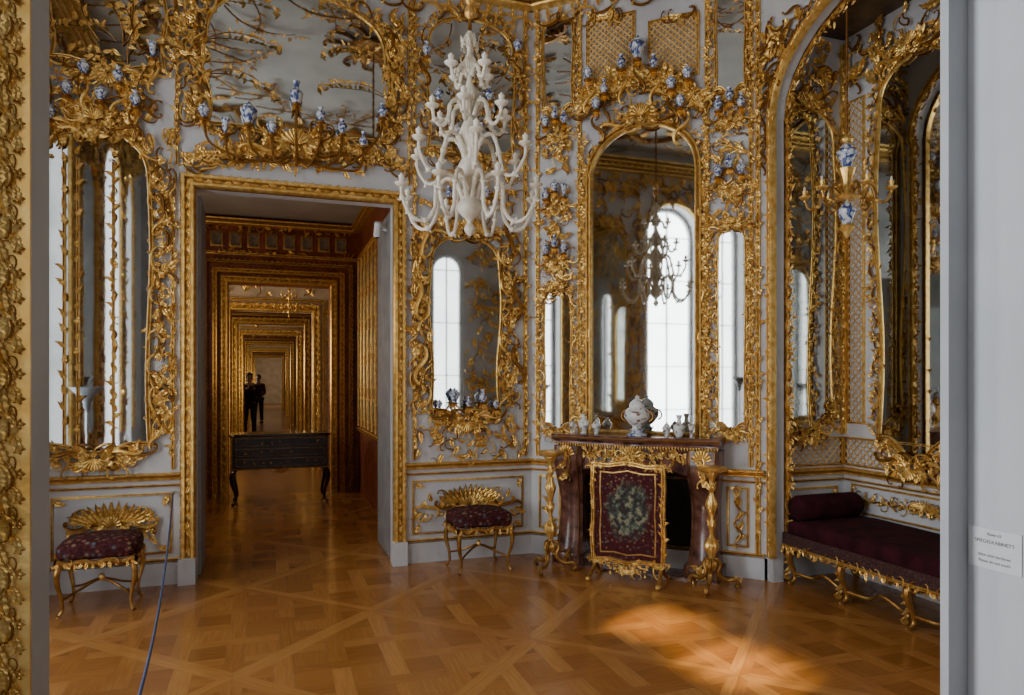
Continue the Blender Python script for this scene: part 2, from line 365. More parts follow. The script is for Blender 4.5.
def carving(wall,fn,label,name='gilded_wall_carving',cat='wall ornament'):
    a=Acc();fn(a);V=np.concatenate(a.V);c=V.mean(0);y0=V[:,1].min()
    return link(name,a.mesh(name,GOLD,(c[0],y0,0)),wall.M@T(c[0],y0,0),None,label,cat)
def rinceau(a,x0,y0,x1,y1):
    cx,cy=(x0+x1)/2,(y0+y1)/2;h=y1-y0;w=x1-x0
    molding(a,rect(x0,y0,x1,y1),.018,.018);m=h*.5
    crest(a,cx,cy-h*.0,min(h*.55,w*.42),1,.01)
    for k_ in range(7):sym(a,TL[2],cx,cy+h*.0,h*.055*k_,h*.08,1.5-k_*.2,h*.36,False,.03)
    x=cx+m*.8;i=0
    while x<x1-h*.12:
        dx=x-cx
        sym(a,TS[i%3],cx,cy,dx,0,.35*(-1)**i,h*.58,i%2==0,.01);sym(a,TC[i%3],cx,cy,dx+h*.1,h*.2*(-1)**i,R.uniform(-1,1),h*.3,i%2==0,.01)
        for q in range(5):
            sym(a,R.choice(TL),cx,cy,dx+R.uniform(-.1,.2)*h,h*R.uniform(-.2,.2),R.uniform(-1.5,1.5),h*.2,False,.02)
        x+=h*.4;i+=1
    for sx in(-1,1):
        for sy in(-1,1):place(a,TL[3],cx+sx*(w/2-.02),cy+sy*(h/2-.02),math.atan2(-sy,-sx),h*.2,False,.01)
# ---------------------------------------------------------------- room shell
def wall_mesh(name,W,H,Tk,ops,mat,z_base=0):
    a=Acc();L=W.L
    def quad(p):a.add(p,[(0,1,2,3)])
    def strip(xa,xb,ya,yb,ya2=None,yb2=None):
        ya2=ya if ya2 is None else ya2;yb2=yb if yb2 is None else yb2
        for z in(0,-Tk):quad([(xa,ya,z),(xb,ya2,z),(xb,yb2,z),(xa,yb,z)])
    x=0
    for (s0,s1,z0,z1,rise) in sorted(ops):
        strip(x,s0,z_base,H);n=14 if rise else 1;hw=(s1-s0)/2;cx=(s0+s1)/2
        f=(lambda xx:z1-rise+rise*math.sqrt(max(0,1-((xx-cx)/hw)**2))) if rise else (lambda xx:z1)
        xs=[cx-hw*math.cos(pi*i/n) for i in range(n+1)] if rise else [s0,s1]
        for i in range(len(xs)-1):
            xa,xb=xs[i],xs[i+1]
            strip(xa,xb,f(xa),H,f(xb),H)
            if z0>0:strip(xa,xb,0,z0)
            quad([(xa,f(xa),0),(xb,f(xb),0),(xb,f(xb),-Tk),(xa,f(xa),-Tk)])
        if z0>0:quad([(s0,z0,0),(s1,z0,0),(s1,z0,-Tk),(s0,z0,-Tk)])
        for xx in(s0,s1):quad([(xx,z0,0),(xx,f(xx),0),(xx,f(xx),-Tk),(xx,z0,-Tk)])
        x=s1
    strip(x,L,z_base,H)
    quad([(0,z_base,0),(0,H,0),(0,H,-Tk),(0,z_base,-Tk)]);quad([(L,z_base,0),(L,H,0),(L,H,-Tk),(L,z_base,-Tk)])
    return link(name,a.mesh(name,mat,sharp=20),W.M,kind='structure')
H=5.4
WINF=[(.86,1.42),(1.78,2.77),(4.37,5.47)]
wall_mesh('wall_north',WA,H,.12,[(1.37,2.93,0,3.12,0)],WHITE)
wall_mesh('wall_northeast',WB,H,.1,[],WHITE)
wall_mesh('wall_alcove_north',WC,4.6,.1,[],WHITE);wall_mesh('wall_alcove_east',WD,4.6,.1,[],WHITE);wall_mesh('wall_alcove_south',WC2,4.6,.1,[],WHITE)
wall_mesh('wall_east',WE,H,.1,[(.10,2.13,0,4.38,.72)],WHITE)
wall_mesh('wall_south',WG,H,.08,[(.67,1.22,.8,3.7,.27),(2.75,3.968,0,3.2,0)],GREYJ)
wall_mesh('wall_southwest_return',WG2,H,.1,[],GREYJ);wall_mesh('wall_southwest',WG3,H,.1,[],GREYJ)
wall_mesh('wall_west',WF,H,.35,[(a,b,.35,4.55,.5) for a,b in WINF],WHITE)
def slab(name,x0,x1,y0,y1,z0,z1,mat,kind='structure'):
    a=Acc();a.box(x0,x1,y0,y1,z0,z1);return link(name,a.mesh(name,mat,sharp=20),None,kind=kind)
slab('ceiling',-2.3,5.,-.9,6.21,H,H+.1,CEIL)
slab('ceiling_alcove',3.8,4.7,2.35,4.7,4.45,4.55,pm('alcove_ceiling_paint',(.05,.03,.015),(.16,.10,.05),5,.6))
# windows
def window(n,W,s0,s1,z0,z1,rise,dep,area_e,skip=False):
    a=Acc();cx=(s0+s1)/2;hw=(s1-s0)/2
    P=[(s0+.03,z0+.03),(s1-.03,z0+.03)]+[(cx+(hw-.03)*math.cos(pi*i/12),z1-rise+(rise-.03)*math.sin(pi*i/12)) for i in range(13)]
    molding(a,P,.07,.05,True,-dep)
    def bar(x0,x1,y0,y1):a.box(x0,x1,y0,y1,-dep,-dep+.03)
    bar(cx-.010,cx+.010,z0,z1-.03)
    nz=int((z1-rise-z0)/.7)
    for i in range(1,nz+1):
        y=z0+(z1-rise-z0)*i/nz;bar(s0+.03,s1-.03,y-.006,y+.006)
    link('window_%d'%n,a.mesh('window',WHITE),W.M,kind='structure')
    ld=bpy.data.lights.new('daylight','AREA');ld.shape='RECTANGLE';ld.size=s1-s0+.1;ld.size_y=z1-z0+.1;ld.energy=area_e;ld.color=(.90,.95,1.)
    lo=bpy.data.objects.new('daylight',ld);SC.objects.link(lo)
    lo.matrix_world=W.M@T(cx,(z0+z1)/2,-dep-.12)@Matrix.Rotation(pi,4,'Y')
for i,(a_,b_) in enumerate(WINF):window(i+1,WF,a_,b_,.35,4.55,.5,.25,(65,168,100)[i])
window(4,WG,.67,1.22,.8,3.7,.27,.06,32)  # added window, gives the bright strip reflected in the north wall mirror
# parquet
def clip(poly,nx,ny,c):
    out=[]
    for i in range(len(poly)):
        a,b=poly[i],poly[(i+1)%len(poly)];da=a[0]*nx+a[1]*ny-c;db=b[0]*nx+b[1]*ny-c
        if da<=0:out.append(a)
        if (da<0<db) or (db<0<da):
            t=da/(da-db);out.append((a[0]+(b[0]-a[0])*t,a[1]+(b[1]-a[1])*t))
    return out
def parquet(name,X0,X1,Y0,Y1,a=1.0,off=(0,0)):
    V=[];Fc=[];UV=[];tone=[]
    h=a/2-.055;r2=math.sqrt(.5)
    pcs=[]
    e=a/2
    for q in range(4):
        p=[(-e,-e),(e,-e),(h,-h),(-h,-h)];c,s=[(1,0),(0,1),(-1,0),(0,-1)][q]
        pcs.append(([(x*c-y*s,x*s+y*c) for x,y in p],q*pi/2,.72))
    g=.247*a;b=.085*a
    def addrect(x0,x1,y0,y1,ang,tn):
        p=[(x0,y0),(x1,y0),(x1,y1),(x0,y1)];p=[((x-y)*r2,(x+y)*r2) for x,y in p]
        for nx,ny in((1,0),(-1,0),(0,1),(0,-1)):
            p=clip(p,nx,ny,h)
            if len(p)<3:return
        pcs.append((p,ang+pi/4,tn))
    for i in range(-3,4):
        for j in range(-3,4):
            if (i+j)%2==0:addrect(j*g-g+b/2,j*g+g-b/2,i*g-b/2,i*g+b/2,0,.64)
            else:addrect(i*g*0+j*g-b/2,j*g+b/2,i*g-g+b/2,i*g+g-b/2,pi/2,.5)
            addrect(j*g+b/2,j*g+g-b/2,i*g+b/2,i*g+g-b/2,0 if (i+j)%2 else pi/2,.48 if (i+j)%2 else .36)
    n=int(max(X1-X0,Y1-Y0)*1.5/a)+2;cx0,cy0=(X0+X1)/2+off[0],(Y0+Y1)/2+off[1]
    for I in range(-n,n+1):
        for J in range(-n,n+1):
            tx=cx0+(I-J)*a*r2;ty=cy0+(I+J)*a*r2
            if tx<X0-.9 or tx>X1+.9 or ty<Y0-.9 or ty>Y1+.9:continue
            tt=R.uniform(-.1,.1)
            for p,ang,tn in pcs:
                pp=[((x-y)*r2+tx,(x+y)*r2+ty) for x,y in p]
                for nx,ny,c in((1,0,X1),(-1,0,-X0),(0,1,Y1),(0,-1,-Y0)):
                    pp=clip(pp,nx,ny,c)
                    if len(pp)<3:break
                if len(pp)<3:continue
                mx=sum(q[0] for q in pp)/len(pp);my=sum(q[1] for q in pp)/len(pp)
                an=ang+pi/4;ca,sa=math.cos(an),math.sin(an);ou,ov=R.random()*20,R.random()*20
                st=len(V);tv=max(0,min(1,tn+tt+R.uniform(-.22,.22)))
                for q in pp:
                    dx,dy=q[0]-mx,q[1]-my;l=math.hypot(dx,dy)+1e-6;f=max(0,(l-.0011)/l)
                    V.append((mx+dx*f,my+dy*f,0));UV.append((q[0]*ca+q[1]*sa+ou,-q[0]*sa+q[1]*ca+ov));tone.append(tv)
                Fc.append(tuple(range(st,st+len(pp))))
    me=bpy.data.meshes.new(name);me.from_pydata(V,[],Fc);me.validate()
    uv=me.uv_layers.new(name='UVMap');at=me.attributes.new('tone','FLOAT','POINT')
    for i,v in enumerate(tone):at.data[i].value=v
    for l in me.loops:uv.data[l.index].uv=UV[l.vertex_index]
    me.materials.append(WOOD);return link(name,me,kind='structure')
parquet('floor',-2.,4.8,-1.2,10.4,1.22,(.15,.3))
slab('floor_base',-2.4,5.,-1.6,10.4,-.06,-.003,GROUT)
# ---- skirting, rail, cornice
def strip_trim(name,W,ranges,y0,y1,d,mat,gold=None):
    a=Acc()
    for s0,s1 in ranges:a.box(s0,s1,y0,y1,0,d)
    link(name,a.mesh(name,mat,sharp=20),W.M,kind='structure')
walls=[('north',WA,[(0,1.26),(3.04,WA.L)]),('northeast',WB,[(0,WB.L)]),('alcove_north',WC,[(0,.8)]),('alcove_east',WD,[(0,WD.L)]),('alcove_south',WC2,[(0,.8)]),('east',WE,[(2.2,WE.L)]),('south',WG,[(0,2.6)]),('west',WF,[(0,WF.L)])]
k=1
for nm,W,rg in walls:
    strip_trim('baseboard_'+nm,W,rg,0,.17,.03,WHITE)
    a=Acc()
    for s0,s1 in rg:
        if nm!='west':
            molding(a,[(s0,.845),(s1,.845)],.06,.05,False);molding(a,[(s0,.775),(s1,.775)],.02,.03,False)
        molding(a,[(s0,.19),(s1,.19)],.025,.035,False)
    link('trim_%d'%k,a.mesh('trim',GOLD),W.M,kind='structure');k+=1
for nm,W in(('n',WA),('ne',WB),('e',WE),('s',WG),('w',WF)):
    a=Acc();L=W.L
    molding(a,[(0,5.06),(L,5.06)],.10,.12,False);molding(a,[(0,5.18),(L,5.18)],.10,.2,False)
    x=.06
    while x<L-.03:
        place(a,TL[2],x,4.99,-pi/2,.11,False,.03);place(a,TF,x+.06,5.12,0,.07,False,.1);x+=.12
    x=.2
    while x<L-.1:
        place(a,R.choice(TC),x,4.88,R.uniform(-.3,.3),.2,R.random()<.5,.02);x+=.17
    link('trim_%d'%k,a.mesh('trim',GOLD),W.M,kind='structure');k+=1
a=Acc()
for i in range(34):
    t=i/34*2*pi;place(a,R.choice(TC+TS),1.0+2.3*math.cos(t),3.3+2.2*math.sin(t),t+pi/2,.55,i%2==0,0)
    place(a,R.choice(TL),1.0+2.0*math.cos(t),3.3+1.9*math.sin(t),t+R.uniform(-1,1),.3,i%2==0,0)
    twig(a,1+1.9*math.cos(t),3.3+1.8*math.sin(t),t+pi+R.uniform(-.8,.8),.9,1,.014,i%2==0)
    twig(a,1+2.5*math.cos(t),3.3+2.4*math.sin(t),t+R.uniform(-1.2,1.2),.7,1.2,.014,i%2==0)
for i in range(12):
    t=i/12*2*pi;place(a,TL[i%4],1.15,4.05,t,.4,False,0);place(a,TC[0],1.15+.4*math.cos(t),4.05+.4*math.sin(t),t,.3,False,0)
link('gilded_ceiling_stucco',a.mesh('gilded_ceiling_stucco',GOLDD),T(0,0,H)@Matrix.Scale(-1,4,(0,0,1)),None,'gilded scroll and foliage stucco on the ceiling','ceiling ornament')
# ---------------------------------------------------------------- door case
def doorcase(a,x0,x1,y1,w,d=.06,orn=True,s=.07):
    P=[(x0-w/2,0),(x0-w/2,y1+w/2),(x1+w/2,y1+w/2),(x1+w/2,0)];P=[P[3],P[2],P[1],P[0]]
    molding(a,P,w,d,False)
    if orn:
        Q,Tn=resample(P,s,False)
        for i,(p,t) in enumerate(zip(Q,Tn)):
            ang=math.atan2(t[1],t[0]);place(a,TL[i%4],p[0],p[1],ang,s*1.1,i%2==0,d*.45);place(a,TF,p[0]+t[1]*w*.35,p[1]-t[0]*w*.35,0,s*.5,False,d*.7)
a=Acc();doorcase(a,1.37,2.93,3.12,.115,.07)
link('trim_%d'%k,a.mesh('door_architrave',GOLD),WA.M,kind='structure');k+=1
a=Acc()
for x0,x1 in((1.255,1.37),(2.93,3.045)):a.box(x0-.01,x1+.0,0,.2,.0,.09)
link('trim_%d'%k,a.mesh('door_plinth',WHITE),WA.M,kind='structure');k+=1
def leaf_door(n,x,side,rot,mat):
    a=Acc();a.box(-.022,.022,0,.74,.01,3.10)
    o=link('door_%d'%n,a.mesh('door',mat,sharp=20),T(x,6.23,0)@Matrix.Rotation(rot,4,'Z'),kind='structure')
    for s in(-1,1):
        W=Wall((s*.022,0.02),(s*.022,.72)) if s<0 else Wall((s*.022,.72),(s*.022,.02))
        c=Acc()
        for y0,y1 in((.15,.8),(.95,2.9)):molding(c,rect(.08,y0,.62,y1),.03,.012)
        link('gilded_molding',c.mesh('door_molding',GOLD),W.M,o)
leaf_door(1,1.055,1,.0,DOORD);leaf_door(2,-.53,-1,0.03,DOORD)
e=thing('security_camera','small white security camera beside the open door','security camera',T(.95,6.44,2.93))
a=Acc();V,Q=lathe([(.002,-.02),(.03,-.02),(.034,0),(.034,.10),(.028,.115),(.002,.118)],14,'z');a.add(V,Q);link('camera_body',a.mesh('camera_body',PLAST),Matrix.Rotation(.5,4,'X'),e)
a=Acc();a.box(-.012,.08,-.02,.02,.03,.055);link('mounting_arm',a.mesh('mounting_arm',PLAST),None,e)
a=Acc();V,Q=lathe([(.002,0),(.02,0),(.02,.01),(.002,.012)],12,'z');a.add(V,Q);link('camera_lens',a.mesh('camera_lens',BLACK),T(0,.0,-.03)@Matrix.Rotation(.5,4,'X'),e)
# ---------------------------------------------------------------- wall A mirrors
def span(W,l,t,r,b):
    x0,_=W.at(l,300);x1,_=W.at(r,300);cx=(x0+x1)/2;pm_=(l+r)/2
    return cx,W.at(pm_,b)[1],W.at(pm_,t)[1],(x1-x0)/2
cx,z0,z1,hw=span(WA,40,128,150,445)
def ex(a):
    for i in range(7):
        px=52+i*17;x,z=WA.at(px,[122,98,78,104,86,110,62][i]);bracket(a,x,z,.08,.02,vase=.12,wall=WA);place(a,R.choice(TS),x,z-.14,-pi/2+R.uniform(-.4,.4),.24,i%2==0,.02)
    x=cx-.16
    for dx in(-.045,.045):molding(a,[(x+dx,z0),(x+dx,z1-.25)],.022,.04,False,.01)
    for i in range(44):place(a,R.choice(TL),x+.045*(-1)**i,z0+.1+i*.058,pi/2+R.uniform(-.5,.5),.08,i%2==0,.04)
    x=cx+.12
    molding(a,[(x,z0),(x,z1-.25)],.018,.04,False,.01)
    for i in range(50):place(a,R.choice(TL+TC),x,z0+.1+i*.05,pi/2+R.uniform(-.7,.7),.07,i%2==0,.03)
    for s in(-1,1):
        twig(a,cx+s*.3,z1+.1,pi/2+s*.3,.5,.9,.01,s>0);twig(a,cx+s*.1,z1+.2,pi/2-s*.2,.5,1.3,.01,s<0)
    scat(a,cx-hw*1.05,cx+hw*1.05,z1-.12,z1+.3,66,.18)
    for i in range(70):place(a,R.choice(TC+TS+TL),cx+hw+R.uniform(.02,.17),R.uniform(z0,z1),pi/2+R.uniform(-.7,.7),.14,i%2==0,.02)
wall_mirror(WA,outline(cx,z0,z1,hw,.4),'tall arched wall mirror in a gilded rocaille frame by the window',.035,.17,.26,.28,ex)
cx,z0,z1,hw=span(WA,52,-95,165,64)
def ex(a):
    for i in range(8):twig(a,cx+R.uniform(-.8,.8)*hw,z0+R.uniform(.0,.2),R.uniform(.4,2.7),.5,R.uniform(.6,1.5),.008,i%2==0)
wall_mirror(WA,outline(cx,z0,min(z1,4.85),hw,.3),'upper wall mirror with gilded branches above the tall mirror',.03,.15,0,.26,ex)
cx,z0,z1,hw=span(WA,206,-60,386,134)
def ex(a):
    arms=[(205,122),(226,138),(249,128),(272,138),(296,108),(320,126),(341,138),(362,150),(381,122)]
    c=WA.at(296,158)
    for i,(px,py) in enumerate(arms):
        x,z=WA.at(px,py);bracket(a,x,z,.085,.05,vase=(.18 if i in(4,2) else .12),wall=WA)
        dx=x-c[0];P=smooth([(c[0]+dx*.15,c[1]-.02,.06),(c[0]+dx*.5,c[1]-.08,.09),(x*.92+c[0]*.08,z-.2,.1),(x,z-.02,.09)],6)
        V,Q=tube(P,.010,6);a.add(V,Q)
        for j in range(3,17,2):place(a,R.choice(TL),P[j][0],P[j][1],R.random()*6,.09,False,P[j][2]-.05)
    crest(a,c[0],c[1]+.08,.38,1,.04)
    for i in range(90):
        t=i/89;x,z=WA.at(190+t*208,168-14*math.sin(pi*t)+R.uniform(-6,6));place(a,R.choice(TC+TS),x,z,R.uniform(-.8,.8),.16,i%2==0,.02);place(a,R.choice(TL),x,z+.02,pi/2+R.uniform(-1.3,1.3),.12,i%2==0,.03)
    for s in(-1,1):
        for i in range(5):twig(a,cx+s*hw*.97,z0+.4+i*.28,pi/2+s*(1.0+R.uniform(-.5,.3)),.55,R.uniform(.5,1.3),.006,s<0,leafs=.09)
        for i in range(60):place(a,R.choice(TC+TS+TL),cx+s*(hw+R.uniform(.0,.16)),R.uniform(z0,4.7),pi/2+R.uniform(-.8,.8),.15,i%2==0,.02)
wall_mirror(WA,outline(cx,z0,4.82,hw,.5,.05),'wide overdoor mirror with gilded brackets of porcelain vases',.035,.17,0,0,ex,inner=.15)
cx,z0,z1,hw=span(WA,430,236,499,410)
def ex(a):
    for i,(px,py) in enumerate([(424,240),(508,240),(418,300),(516,300),(420,365),(516,365),(447,200),(465,188),(484,200)]):
        x,z=WA.at(px,py);place(a,R.choice(TS),x,z,pi/2+R.uniform(-.3,.3),.34,i%2==0,.02)
        if i>5:bracket(a,x,z,.08,.03,vase=.1,wall=WA)
    for px,py,h in((437,408,.08),(452,402,.13),(466,406,.09),(480,402,.12),(493,408,.08)):
        x,z=WA.at(px,py);bracket(a,x,z,.08,.04,vase=h,wall=WA)
    x0,zz=WA.at(418,462);x1,z2=WA.at(520,415);scat(a,x0,x1,zz,z2,64,.13)
    x0,zz=WA.at(420,232);x1,z2=WA.at(520,165);scat(a,x0,x1,zz,z2,60,.15)
    for s in(-1,1):
        for i in range(52):place(a,R.choice(TC+TS+TL),cx+s*(hw+.11+.05*math.sin(i)),z0+.03+i*.030,pi/2+R.uniform(-.7,.7),.14,i%2==0,.02)
wall_mirror(WA,outline(cx,z0,z1,hw,.3,.06),'narrow arched wall mirror in a lush gilded frame above a stool',.03,.16,.28,.28,ex)
cx,z0,z1,hw=span(WA,428,-60,513,152)
def ex(a):
    for i in range(10):twig(a,cx+R.uniform(-.8,.8)*hw,z0+R.uniform(.0,.9),R.uniform(.4,2.7),.5,R.uniform(.6,1.5),.006,i%2==0,leafs=.10)
    for px,py in((437,104),(487,104),(498,112),(425,60),(515,55),(455,140),(478,140)):
        x,z=WA.at(px,py);bracket(a,x,z,.08,.03,vase=.12,wall=WA);place(a,R.choice(TS),x,z-.12,-pi/2,.22,False,.02)
wall_mirror(WA,outline(cx,z0,4.85,hw,.3),'upper wall mirror overlaid with gilded branches and brackets',.03,.15,0,.22,ex)
def vstrips(a,W,pxs,w=.03,y0=.9,y1=4.98):
    for px in pxs:
        x,_=W.at(px,300);molding(a,[(x,y0),(x,y1)],w,.03,False)
        y=y0+.1
        while y<y1:
            place(a,R.choice(TL),x,y,pi/2+R.uniform(-.6,.6),.075,R.random()<.5,.02);y+=.06
def f(a):
    vstrips(a,WA,(177,),.025,3.3);vstrips(a,WA,(409,),.025,3.3);vstrips(a,WA,(414,),.025,.9);vstrips(a,WA,(525,),.04,.9)
    vstrips(a,WA,(173,),.025,.9,3.0)
carving(WA,f,'vertical gilded mouldings with leaf carving on the white panelling')
for (l,r) in((52,171),(413,522)):
    x0,_=WA.at(l,500);x1,_=WA.at(r,500)
    carving(WA,lambda a:rinceau(a,x0,.25,x1,.71),'low dado panel with gilded shell and scrolling acanthus')
# ---------------------------------------------------------------- wall B
cx,z0,z1,hw=span(WB,590,124,699,434);MB=cx
def ex(a):
    for s in(-1,1):
        for i in range(60):
            place(a,R.choice(TL),cx+s*(hw+.05),z0+.044*i,pi/2+R.uniform(-.7,.7),.085,i%2==0,.03)
    for i,(px,py) in enumerate([(592,84),(608,98),(625,74),(641,64),(657,74),(674,94),(690,84),(600,114),(683,112)]):
        x,z=WB.at(px,py);bracket(a,x,z,.085,.06,vase=.2 if i==3 else .12,wall=WB);place(a,R.choice(TS),x,z-.15,-pi/2+R.uniform(-.3,.3),.26,i%2==0,.04)
    for i in range(120):
        t=i/119;x,z=WB.at(580+t*128,110-26*math.sin(pi*t)+R.uniform(-9,9));place(a,R.choice(TC+TS),x,z,R.uniform(-.8,.8),.16,i%2==0,.04);place(a,R.choice(TL),x,z,pi/2+R.uniform(-1.2,1.2),.13,i%2==0,.05)
P=outline(cx,z0,z1,hw,.45,.0,sag=0)
wall_mirror(WB,P,'large arched overmantel mirror in a gilded frame above the fireplace',.06,.11,.32,0,ex,inner=.0,step=1.6)
cx,z0,z1,hw=span(WB,545,290,572,424)
def narrow_extra(W,cxx,pys,tall):
    def ex(a):
        for py in pys:
            x,z=W.at(cxx,py);crest(a,x,z-.1,.18,-1,.02)
            for d in(-.09,0,.09):bracket(a,x+d,z+(.06 if d==0 else 0),.07,.04,vase=.11,wall=W)
            scat(a,x-.12,x+.12,z-.42,z+.1,36,.13)
    return ex
wall_mirror(WB,outline(cx,z0,z1,hw,.12),'narrow wall mirror beside the fireplace with a gilded crest',.025,.09,.16,.15,narrow_extra(WB,558,[255,200,128],1),step=1.)
cx,z0,z1,hw=span(WB,718,228,746,424)
wall_mirror(WB,outline(cx,z0,z1,hw,.12),'narrow bright wall mirror between gilded pilasters',.025,.09,.16,.15,narrow_extra(WB,731,[178,112],1),step=1.)
cx,z0,z1,hw=span(WB,716,-10,746,88)
wall_mirror(WB,outline(cx,z0,z1,hw,.1),'small upper wall mirror in a slender gilded frame',.03,.08,0,.12,step=1.2)
cx,z0,z1,hw=span(WB,544,20,574,108)
wall_mirror(WB,outline(cx,z0,z1,hw,.1),'small upper wall mirror near the room corner',.03,.08,0,.12,step=1.2)
def f(a):
    vstrips(a,WB,(538,580,707,751),.035,.9);vstrips(a,WB,(758,),.04,.2,4.9)
    for l,r in((588,634),(650,698)):
        x0,za=WB.at(l,82);x1,_=WB.at(r,82);_,zb=WB.at((l+r)/2,18)
        molding(a,rect(x0,za,x1,zb),.03,.03)
        for i in range(16):place(a,R.choice(TL+TC),R.uniform(x0,x1),R.choice((za,zb)),R.random()*6,.12,False,.02)
carving(WB,f,'gilded pilaster mouldings and panel frames around the overmantel')
for l,r in((588,634),(650,698)):
    x0,za=WB.at(l,82);x1,_=WB.at(r,82);_,zb=WB.at((l+r)/2,18);trellis(WB,x0,za,x1,zb,.055,.010)
for l,r in((540,560),(728,748)):
    x0,_=WB.at(l,500);x1,_=WB.at(r,500)
    carving(WB,lambda a:(molding(a,rect(x0,.25,x1,.72),.02,.02),[place(a,R.choice(TS),(x0+x1)/2,.3+.09*i,pi/2,.14,i%2==0,.01) for i in range(5)],[place(a,R.choice(TL),(x0+x1)/2,.3+.09*i,pi/2+R.uniform(-.9,.9),.1,i%2==0,.01) for i in range(5)]),'narrow gilded dado panel beside the fireplace')
# ---------------------------------------------------------------- alcove
cx,z0,z1,hw=span(WC,777,108,832,418)
wall_mirror(WC,outline(cx,z0,z1,hw,.35,.10,sag=.08),'tall curved wall mirror on the alcove side wall',.022,.10,.2,.2,None,inner=.1)
cx,z0,z1,hw=span(WD,880,50,958,442);DCX=cx
wall_mirror(WD,outline(cx,z0,z1,hw,.4,.10,sag=.1),'tall curved wall mirror on the alcove wall above the daybed',.03,.12,.28,.28,None,inner=.1)
trellis(WC,.03,.9,WC.L-.03,1.12);trellis(WD,.03,.9,1.6,1.12);trellis(WD,.06,1.25,.22,3.9);trellis(WC,WC.L-.14,1.25,WC.L-.05,3.7)
def f(a):
    L=WC.L
    molding(a,rect(.03,.9,L-.03,1.12),.02,.03)
    molding(a,[(L-.03,1.15),(L-.03,4.4)],.025,.03,False);molding(a,[(.04,1.15),(.04,4.4)],.025,.03,False)
    scat(a,.08,L-.08,3.85,4.35,56,.17)
    for i in range(44):place(a,R.choice(TL),L-.03,1.2+i*.07,pi/2+R.uniform(-.7,.7),.07,False,.03)
    for s in(0,1):scat(a,.1 if s==0 else L-.2,.2 if s==0 else L-.1,1.2,1.45,8,.13)
carving(WC,f,'gilded foliage carving on the alcove side wall')
def f(a):
    L=1.6
    molding(a,rect(.03,.9,L,1.12),.02,.03)
    molding(a,rect(.06,1.25,.22,3.9),.02,.02);molding(a,[(.03,1.15),(.03,4.4)],.025,.03,False)
    scat(a,.08,L-.08,4.0,4.38,64,.17)
    for i in range(44):place(a,R.choice(TL),.03,1.2+i*.07,pi/2+R.uniform(-.7,.7),.07,False,.03)
carving(WD,f,'gilded foliage carving on the alcove wall')
carving(WC,lambda a:rinceau(a,.08,.25,.72,.71),'low dado panel with gilded scrolls in the alcove')
carving(WD,lambda a:rinceau(a,.1,.52,1.5,.74),'low dado panel with gilded scrolls behind the daybed')
def arch_path(c,hw):
    return [(.1,.2)]+[(.1,.2+3.4*i/12) for i in range(1,13)]+[(c-hw*math.cos(pi*i/24),3.66+.72*math.sin(pi*i/24)) for i in range(25)]+[(2.13,3.6-3.4*i/12) for i in range(13)]
def f(a):
    c=1.115;hw=1.015
    P=arch_path(c,hw);P=P[::-1];molding(a,P,.07,.06,False)
    Q,Tn=resample(P[::-1],.045,False)
    for i,(p,t) in enumerate(zip(Q,Tn)):
        ang=math.atan2(t[1],t[0]);place(a,TL[i%4],p[0],p[1],ang+R.uniform(-.6,.6),.09,i%2==0,.03)
        if p[1]>3.3 and i%2:place(a,R.choice(TC+TS),p[0]-t[1]*.08,p[1]+t[0]*.08,ang,.15,i%2==0,.02)
    for i in range(190):
        t=R.uniform(0,pi);r=R.uniform(1.03,1.32);place(a,R.choice(TC+TL+TS),c-hw*r*math.cos(t)*.95,3.7+.8*r*math.sin(t)+.06,R.random()*6,.17,False,.02)
carving(WE,f,'gilded arch surround with scrolls around the alcove opening')
WEb=Wall((3.87,.78),(3.87,4.63))
def f(a):
    P=[(3.85-x,y) for x,y in arch_path(1.115,1.04)]
    molding(a,P,.06,.04,False);rocaille(a,P[::-1],.10,False,.0,.01)
carving(WEb,f,'gilded scroll border on the inner face of the alcove arch')
for s,w_ in ((1.60,.1),(3.57,.62),(5.75,.22)):
    carving(WF,lambda a:(molding(a,rect(s-w_,.9,s+w_,4.7),.03,.03),scat(a,s-w_,s-w_+.08,1,4.6,50,.18),scat(a,s+w_-.08,s+w_,1,4.6,50,.18),scat(a,s-w_,s+w_,4.2,4.8,30,.22),scat(a,s-w_,s+w_,.3,.8,20,.2)),'gilded scrollwork on the pier between the windows')
wall_mirror(WF,outline(3.57,1.0,4.1,.38,.4),'tall wall mirror on the pier between the windows',.04,.18,.3,.3)
carving(WF,lambda a:(scat(a,.3,6.2,4.62,4.95,160,.22)),'gilded scroll frieze above the windows')
for a_,b_ in WINF:
    def f(a):
        c_=(a_+b_)/2;h_=(b_-a_)/2+.04;P=[(a_-.04,.9+.2*i) for i in range(16)]+[(c_-h_*math.cos(pi*i/16),4.05+.54*math.sin(pi*i/16)) for i in range(17)]+[(b_+.04,3.9-.2*i) for i in range(16)]
        molding(a,P,.05,.04,False);rocaille(a,P[::-1],.14,False,0,.01)
    carving(WF,f,'gilded carved surround of an arched window')
carving(WG,lambda a:(scat(a,.05,2.5,3.9,4.8,140,.22),scat(a,.05,.6,.95,3.8,110,.19),scat(a,1.26,1.45,1,3.8,50,.17),molding(a,rect(1.35,.95,2.5,3.7),.04,.04),scat(a,1.35,2.4,3.3,3.8,40,.2),scat(a,2.38,2.46,1,3.6,50,.15)),'gilded panel frame and scrollwork beside the entrance doorway')
wall_mirror(WG,outline(1.92,1.05,3.3,.40,.3),'wall mirror beside the entrance doorway',.04,.16,.3,.25)
carving(WE,lambda a:(scat(a,2.3,3.8,4.3,4.85,60,.22),scat(a,2.3,2.5,1,4.4,60,.18),scat(a,3.55,3.8,1,4.4,60,.18),molding(a,rect(2.35,.95,3.7,4.7),.04,.04)),'gilded panel frame on the side wall')
wall_mirror(WE,outline(3.0,1.1,4.2,.42,.4),'wall mirror on the side wall',.04,.18,.3,.25)
